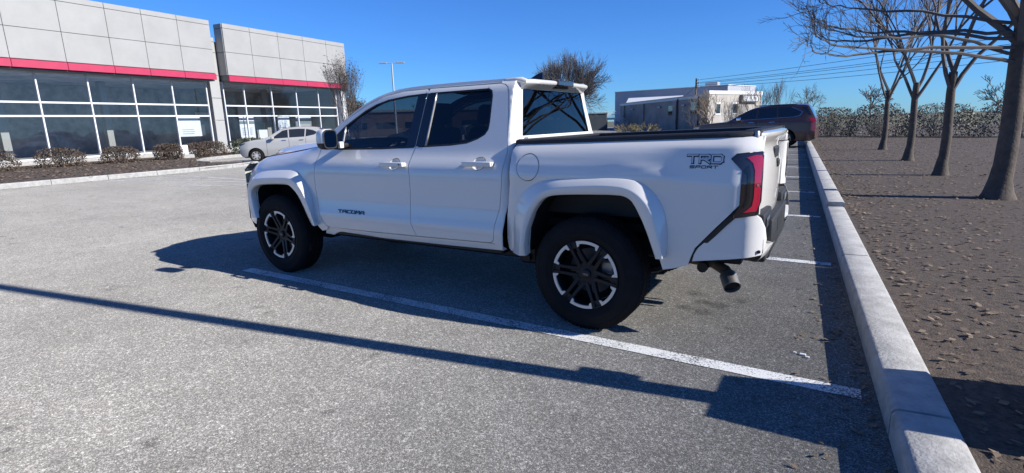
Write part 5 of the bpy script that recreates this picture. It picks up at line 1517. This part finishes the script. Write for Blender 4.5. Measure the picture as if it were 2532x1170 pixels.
# door mirrors
def blob(c, r_, m1=2.6, n=20, k=12):
    vs = []; fs = []
    for i in range(k + 1):
        a = -PI / 2 + PI * i / k
        for j in range(n):
            b = 2 * PI * j / n
            f = lambda q, e: (1 if q > 0 else -1) * abs(q) ** e
            e = 2 / m1
            vs.append((c[0] + r_[0] * f(math.cos(a), e) * f(math.cos(b), e), c[1] + r_[1] * f(math.cos(a), e) * f(math.sin(b), e), c[2] + r_[2] * f(math.sin(a), e)))
    for i in range(k):
        for j in range(n): fs.append((i * n + j, i * n + (j + 1) % n, (i + 1) * n + (j + 1) % n, (i + 1) * n + j))
    return vs, fs
def mirror_obj(s):
    def mk(name, mb, m, parent=TK, smooth=None):
        v, f = mb.v, mb.f
        if s: v, f = mirrored(v, f, W)
        return obj(name, v, f, m, parent, smooth)
    vs, fs = blob((-2.350, -.052, 1.350), (.078, .078, .088), 3.4, 28, 18)
    vs = [(v[0] if v[0] < -2.325 else -2.325 + (v[0] + 2.325) * .3, v[1], v[2] + .04 * (v[1] + .055) * 0) for v in vs]
    up_ = MB(); up_.add([v for v in vs], [f for f in fs if sum(vs[i][2] for i in f) / 4 > 1.312])
    lo_ = MB(); lo_.add([v for v in vs], [f for f in fs if sum(vs[i][2] for i in f) / 4 <= 1.312])
    base_ = mk('door_mirror', up_, PAINT, smooth=60)
    mk('mirror_lower', lo_, BLACKP, base_, 60)
    g_ = MB(); pts = []
    for i in range(28):
        b = 2 * PI * i / 28; e = 2 / 4.0; f = lambda q: (1 if q > 0 else -1) * abs(q) ** e
        pts.append((f(math.cos(b)), f(math.sin(b))))
    g_.v = [(-2.305, -.052 + p[0] * .064, 1.352 + p[1] * .070) for p in pts]; g_.f = [tuple(range(28))]
    mk('mirror_glass', g_, MIRROR, base_)
    g_ = MB(); g_.v = [(-2.307, -.052 + p[0] * .074, 1.352 + p[1] * .081) for p in pts]; g_.f = [tuple(range(28))]
    mk('mirror_bezel', g_, BLACKP, base_)
    a_ = MB(); a_.bbox(-2.46, -2.36, .03, .20, 1.268, 1.310, .015, 2); mk('mirror_arm', a_, BLACKP, base_, 40)
    a_ = MB(); a_.bbox(-2.345, -2.318, .055, .10, 1.268, 1.325, .006, 2); mk('mirror_hinge', a_, PAINT, base_, 40)
mirror_obj(0); mirror_obj(1)

# wheels
w1 = make_wheel(TK, (0, .181, .402))
copy_tree(w1, TK, Vector((0, W - .181, .402)) - ORG[TK.name], PI)
w2 = copy_tree(w1, TK, Vector((-3.35, .181, .402)) - ORG[TK.name]); w2.rotation_euler = (0, math.radians(6), 0)
copy_tree(w1, TK, Vector((-3.35, W - .181, .402)) - ORG[TK.name], PI)

# lettering: stroke alphabet on a unit box
GL = {'T': [[(0, 1), (1, 1)], [(.5, 1), (.5, 0)]], 'R': [[(0, 0), (0, 1), (.85, 1), (1, .85), (1, .6), (.85, .48), (0.1, .48)], [(.45, .48), (1, 0)]],
      'D': [[(0, 0), (0, 1), (.8, 1), (1, .8), (1, .2), (.8, 0), (0, 0)]], 'S': [[(1, 1), (.1, 1), (0, .9), (0, .6), (.1, .5), (.9, .5), (1, .4), (1, .1), (.9, 0), (0, 0)]],
      'P': [[(0, 0), (0, 1), (.9, 1), (1, .9), (1, .55), (.9, .45), (.1, .45)]], 'O': [[(.1, 0), (0, .1), (0, .9), (.1, 1), (.9, 1), (1, .9), (1, .1), (.9, 0), (.1, 0)]],
      'A': [[(0, 0), (0, .75), (.25, 1), (.75, 1), (1, .75), (1, 0)], [(.1, .42), (.9, .42)]], 'C': [[(1, 1), (.1, 1), (0, .9), (0, .1), (.1, 0), (1, 0)]],
      'M': [[(0, 0), (0, 1), (.18, 1), (.5, .45), (.82, 1), (1, 1), (1, 0)]]}
def letters(mb, text, x0, z0, w, h, gap, sw, fn, t0, t1, shear=0.0):
    """strokes as raised bars; fn(a, b, t) places them on the surface"""
    for i, ch in enumerate(text):
        for st_ in GL[ch]:
            P = [(x0 + i * (w + gap) + p[0] * w + shear * p[1] * h, z0 + p[1] * h) for p in st_]
            for a, b in zip(P, P[1:]):
                a, b = Vector(a), Vector(b); d = (b - a).normalized() * sw * .5; q = Vector((-d.y, d.x))
                mb.prism([tuple(a - d - q), tuple(b + d - q), tuple(b + d + q), tuple(a - d + q)], fn, t0, t1)
fb = lambda a, b, t: (a, S_bed(a, b) - t, b)
mb = MB(); letters(mb, 'TRD', .662, 1.181, .056, .042, .014, .0175, fb, .0005, .0018); lg = mb.build('sport_decal', BLACKG, TK)
mb = MB(); letters(mb, 'TRD', .660, 1.183, .056, .042, .014, .0085, fb, .0022, .0030); mb.build('decal_letters', mat('decal_silver', (.50, .52, .55), .4), lg)
mb = MB(); letters(mb, 'SPORT', .676, 1.150, .024, .0135, .009, .0045, fb, .0005, .0018, .2); mb.build('decal_letters', BLACKG, lg)
mb = MB(); letters(mb, 'TACOMA', -2.420, .694, .042, .022, .015, .0078, lambda a, b, t: (a, S_cab(a, b) - t, b), .0, .006); mb.build('name_badge', BLACKG, d1)
mb = MB(); letters(mb, 'TACOMA', W - .42 - 1.12, .985, .14, .085, .056, .022, lambda a, b, t: (1.018 + .018 * (1 - ((a - W / 2) / .77) ** 2) - .012 + t, a, b), .0, .010); mb.build('stamped_name', PAINT, tg)
# crease that catches the light ahead of the badge
# ------------------------------------------------------------------ other cars: a pressed-side body built along its profile
def make_car(name, label, cat, loc, rz, top, bottom, belt, W2, glass, wheels, paint, wr, group=None, gm=None, tail=None, head=None, trims=None, rimr=.24, style='double', nsp=5, door_x=(), handles=()):
    """top: roof line front to back (x, z); x forward is -x; near side at y = 0"""
    t = thing(name, label, cat, loc, group, rotz=rz)
    zb, zt = belt, max(z for _, z in top)
    P = table([(.2, .10), (.35, .05), (.5, .02), (.65, .0), (zb - .12, .015), (zb, .06), (zb + .03, .075), (zt, .30), (zt + .1, .36)], .03)
    xf, xr = top[0][0], top[-1][0]
    def S(x, z):
        return P(z) + .5 * max(0, xf + .55 - x) ** 2 + .35 * max(0, x - (xr - .45)) ** 2
    line = smooth_line(top, 2)
    outline = [tuple(p) for p in line] + [(xr, bottom + .12), (xr - .10, bottom)]
    for (wx, r_) in sorted(wheels, reverse=True):
        outline += [(wx + r_ * math.cos(a), wr + r_ * math.sin(a)) for a in [(-.12 + (PI + .24) * i / 14) for i in range(15)] if wr + r_ * math.sin(a) > bottom - .02]
    outline += [(xf + .12, bottom), (xf, bottom + .15)]
    holes = [g for g in glass]
    vs, fs = panel(outline, S, holes, step=.09, flange=.0, rnd=0)
    obj('body_side', vs, fs, paint, t, smooth=40)
    v2, f2 = mirrored(vs, fs, W2); obj('body_side', v2, f2, paint, t, smooth=40)
    rows = []
    LL = resample(line, n=70)
    for p in LL:
        y0 = S(p.x, p.y); r = []
        for j in range(15):
            tt = -1 + 2 * j / 14; k = 1 - abs(tt) ** 2.2
            r.append((p.x, y0 + (W2 - 2 * y0) * j / 14, p.y + .05 * k * (1 if p.y > zb else .6)))
        rows.append(r)
    # split into metal and glass by slope
    body = MB(); scr = MB()
    for a, b, pa, pb in zip(rows, rows[1:], LL, LL[1:]):
        sl = abs(pb.y - pa.y) / max(1e-6, (pb - pa).length)
        isg = (sl > .32 and pa.y > zb + .03 and pb.y > zb + .03 and pb.y < zt - .06 and pa.y < zt - .06)
        (scr if isg else body).quads([a, b], True)
    body.build('bonnet_and_roof', paint, t, smooth=50)
    scr.build('windscreen', gm or GLASS_FAR, t, smooth=50)
    for g in glass:
        vs, fs = panel(g, S, step=.12, flange=0, rnd=0, off=.012, gap=-.01)
        obj('side_window', vs, fs, gm or GLASS_FAR, t, smooth=40)
        v2, f2 = mirrored(vs, fs, W2); obj('side_window', v2, f2, gm or GLASS_FAR, t, smooth=40)
    # ends
    mb = MB()
    ye_ = [S(xf, z) for z in (bottom + .15, .6, top[0][1])]
    mb.quads([[(xf - .10 * (1 - (2 * j / 8 - 1) ** 2), y + (W2 - 2 * y) * j / 8, z) for j in range(9)] for y, z in zip(ye_, (bottom + .15, .6, top[0][1]))])
    mb.build('front_bumper', paint, t, smooth=50)
    mb = MB(); zs = (bottom + .1, .55, .8, top[-1][1])
    mb.quads([[(xr + .08 * (1 - (2 * j / 8 - 1) ** 2), S(xr, z) + (W2 - 2 * S(xr, z)) * j / 8, z) for j in range(9)] for z in zs], True)
    mb.build('rear_bumper', paint, t, smooth=50)
    mb = MB(); mb.box(xf + .3, xr - .25, .16, W2 - .16, bottom - .02, .55); mb.build('underbody', DARK, t)
    lo = MB()
    for s in (0, 1):
        vs, fs = panel([(xf + .15, bottom + .06), (xf + .2, bottom - .04), (xr - .15, bottom - .04), (xr - .1, bottom + .06)], lambda x, z: S(x, z) + .02, step=.2, rnd=0)
        if s: vs, fs = mirrored(vs, fs, W2)
        obj('sill', vs, fs, BLACKP, t)
    for (wx, r_) in wheels:
        for s in (0, 1):
            mb = MB(); mb.lathe([(r_ + .0, .05), (r_ - .0, .30), (0, .30)], (wx, 0, wr), 20, a0=-.1, a1=PI + .1)
            if s: mb.v, mb.f = mirrored(mb.v, mb.f, W2)
            mb.build('wheel_housing', DARK, t)
    w0 = make_wheel(t, (wheels[0][0], .12, wr), rad=wr, wid=.22, rimr=rimr, nsp=nsp, base=20, style=style)
    copy_tree(w0, t, Vector((wheels[0][0], W2 - .12, wr)), PI)
    copy_tree(w0, t, Vector((wheels[1][0], .12, wr))); copy_tree(w0, t, Vector((wheels[1][0], W2 - .12, wr)), PI)
    def part(nm, poly, m, off=-.004):
        for s in (0, 1):
            vs, fs = panel(poly, S, step=.1, flange=.01, rnd=0, off=off)
            if s: vs, fs = mirrored(vs, fs, W2)
            obj(nm, vs, fs, m, t, smooth=40)
    for dx in door_x:
        part('door_seam', [(dx, bottom + .08), (dx + .012, bottom + .08), (dx + .012, zb - .01), (dx, zb - .01)], DARK, -.002)
    for hx in handles:
        part('door_handle', [(hx - .11, zb - .12), (hx + .11, zb - .11), (hx + .11, zb - .085), (hx - .11, zb - .095)], CHROME, -.03)
    for nm, poly, m in (trims or []): part(nm, poly, m)
    return t, S

GX = mat('car_glass_pale', (.020, .024, .028), .06, coat=.4)
# pale crossover by the showroom
top = [(-.80, .62), (-.80, .82), (-.68, .98), (-.3, 1.07), (.2, 1.14), (.60, 1.21), (1.02, 1.50), (1.30, 1.63), (1.8, 1.70), (2.5, 1.71), (3.05, 1.66), (3.35, 1.54), (3.62, 1.17), (3.68, 1.02), (3.70, .62)]
g1 = [(.80, 1.17), (1.08, 1.38), (1.34, 1.56), (1.60, 1.615), (1.62, 1.20)]
g2 = [(1.68, 1.205), (1.66, 1.62), (2.15, 1.64), (2.46, 1.625), (2.42, 1.23)]
g3 = [(2.48, 1.235), (2.52, 1.62), (2.84, 1.56), (3.08, 1.44), (2.92, 1.32)]
hd = Vector((-.74, -.67)).normalized()
rz = math.atan2(-hd.y, -hd.x)
fx = Vector((-21.55, 11.75))
make_car('parked_suv', 'pale pearl crossover parked by the showroom bed, partly hidden behind the truck bonnet', 'suv', (fx.x, fx.y, 0), rz, top, .28, 1.18, 1.85, [g1, g2, g3], [(0, .40), (2.69, .40)], PAINT2, .345, gm=GX,
         trims=[('headlight', [(-.76, .86), (-.70, .94), (-.46, 1.0), (-.50, .95), (-.70, .86)], BLACKG), ('tail_light', [(3.2, 1.10), (3.52, 1.08), (3.55, 1.02), (3.1, 1.06)], SMOKE)], rimr=.22, nsp=7, door_x=(.55, 1.65, 2.48), handles=(1.42, 2.28))
t_ = [o for o in bpy.data.objects if o.name.startswith('parked_suv')][0]
t_.scale = (.9, .9, .9)
mb = MB(); mb.bbox(.80, .97, -.17, -.03, 1.12, 1.28, .05, 3); m1 = mb.build('door_mirror', PAINT2, t_, smooth=50)
mb = MB(); mb.bbox(.85, .95, -.03, .10, 1.13, 1.17, .01, 1); mb.build('mirror_arm', BLACKP, m1)

# large brown vehicle behind the truck's tailgate: rear axle at x = 0
top = [(-4.10, .62), (-4.11, .85), (-4.03, 1.00), (-3.75, 1.09), (-3.1, 1.16), (-2.55, 1.20), (-2.40, 1.24), (-1.90, 1.56), (-1.45, 1.78), (-1.0, 1.87), (-.3, 1.91), (.5, 1.90), (.82, 1.87), (.90, 1.80), (1.16, 1.32), (1.20, 1.18), (1.20, .60)]
q1 = [(-2.28, 1.27), (-1.85, 1.52), (-1.50, 1.70), (-1.22, 1.755), (-1.25, 1.30)]
q2 = [(-1.18, 1.305), (-1.15, 1.76), (-.40, 1.80), (-.36, 1.34)]
q3 = [(-.31, 1.345), (-.35, 1.80), (.20, 1.79), (.62, 1.58), (.50, 1.42), (.35, 1.38)]
make_car('parked_suv', 'dark brown full-size sport utility vehicle parked by the kerb behind the truck', 'suv', (-.72, 24.0, 0), math.radians(-2), top, .34, 1.26, 1.95, [q1, q2, q3], [(-3.09, .47), (0, .47)], PAINTB, .40,
         trims=[('tail_light', [(.90, 1.30), (1.13, 1.28), (1.19, 1.20), (1.19, .74), (1.02, .76), (1.03, 1.14), (.98, 1.22)], RED), ('headlight', [(-4.08, .86), (-4.05, .97), (-3.76, 1.0), (-3.80, .92)], CLEARL),
                ('rear_quarter_glass', [(.60, 1.78), (.80, 1.80), (1.02, 1.42), (.92, 1.44)], GLASS_FAR),
                ('window_trim', [(-2.30, 1.262), (-2.28, 1.25), (.36, 1.365), (.56, 1.42), (.66, 1.585), (.20, 1.81), (.20, 1.795), (.635, 1.582), (.545, 1.435), (.35, 1.378)], CHROME)],
         rimr=.27, nsp=6, door_x=(-2.3, -1.2, -.22), handles=(-1.42, -.55))
t_ = [o for o in bpy.data.objects if o.name.startswith('parked_suv')][-1]
t_ = [o for o in bpy.data.objects if o.name.startswith('parked_suv') and 'brown' in o['label']][0]
mb = MB(); mb.bbox(-2.05, -1.85, -.20, -.02, 1.25, 1.40, .05, 3); mb.build('door_mirror', CHROME, t_, smooth=50)
mb = MB(); mb.tube([(-1.3, .30, 1.90), (.4, .30, 1.93)], .018, n=6); mb.tube([(-1.3, 1.65, 1.90), (.4, 1.65, 1.93)], .018, n=6); mb.build('roof_rack', BLACKM, t_)
for z in (1.26, 1.10, .80):
    mb = MB(); mb.bbox(1.175, 1.215, .16, .26, z - .02, z + .02, .008, 1); mb.build('lamp_reflector', CHROME, t_)

# dark saloons seen through the cab glass
top = [(-.9, .55), (-.88, .72), (-.5, .84), (.3, .96), (.55, 1.02), (1.2, 1.38), (1.7, 1.45), (2.2, 1.42), (2.9, 1.12), (3.5, 1.04), (3.66, .95), (3.68, .55)]
h1 = [(.85, 1.04), (1.25, 1.31), (1.55, 1.35), (1.55, 1.05)]
h2 = [(1.62, 1.05), (1.62, 1.36), (2.15, 1.33), (2.55, 1.14), (2.5, 1.07)]
PD = mat('dark_blue_car_paint', (.018, .022, .03), .3, coat=1.0)
c1, _ = make_car('parked_sedan', 'dark saloon car on the far side of the lot, seen through the front door glass', 'car', (-28.5, 28.5, 0), math.radians(28), top, .25, 1.03, 1.8, [h1, h2], [(0, .37), (2.8, .37)], PD, .32, rimr=.21, group='dark saloon cars parked far across the lot')
c2 = copy_tree(c1); c2.location = (-22.0, 33.5, 0); c2['label'] = 'dark saloon car on the far side of the lot, seen through the rear door glass'

# pale cars across the lane behind the camera; they show only as bright streaks in the truck's doors
src = [o for o in bpy.data.objects if o.name.startswith('parked_suv') and 'pale' in o['label']][0]
for x, y, a, lb in ((-9.6, -13.5, -70, 'pale crossover across the lane, mirrored as a streak in the front door'), (-5.4, -13.2, -74, 'pale crossover across the lane, mirrored as a streak in the rear door')):
    c3 = copy_tree(src); c3.location = (x, y, 0); c3.rotation_euler = (0, 0, math.radians(a)); c3['label'] = lb; c3['group'] = 'pale crossovers mirrored in the truck doors'
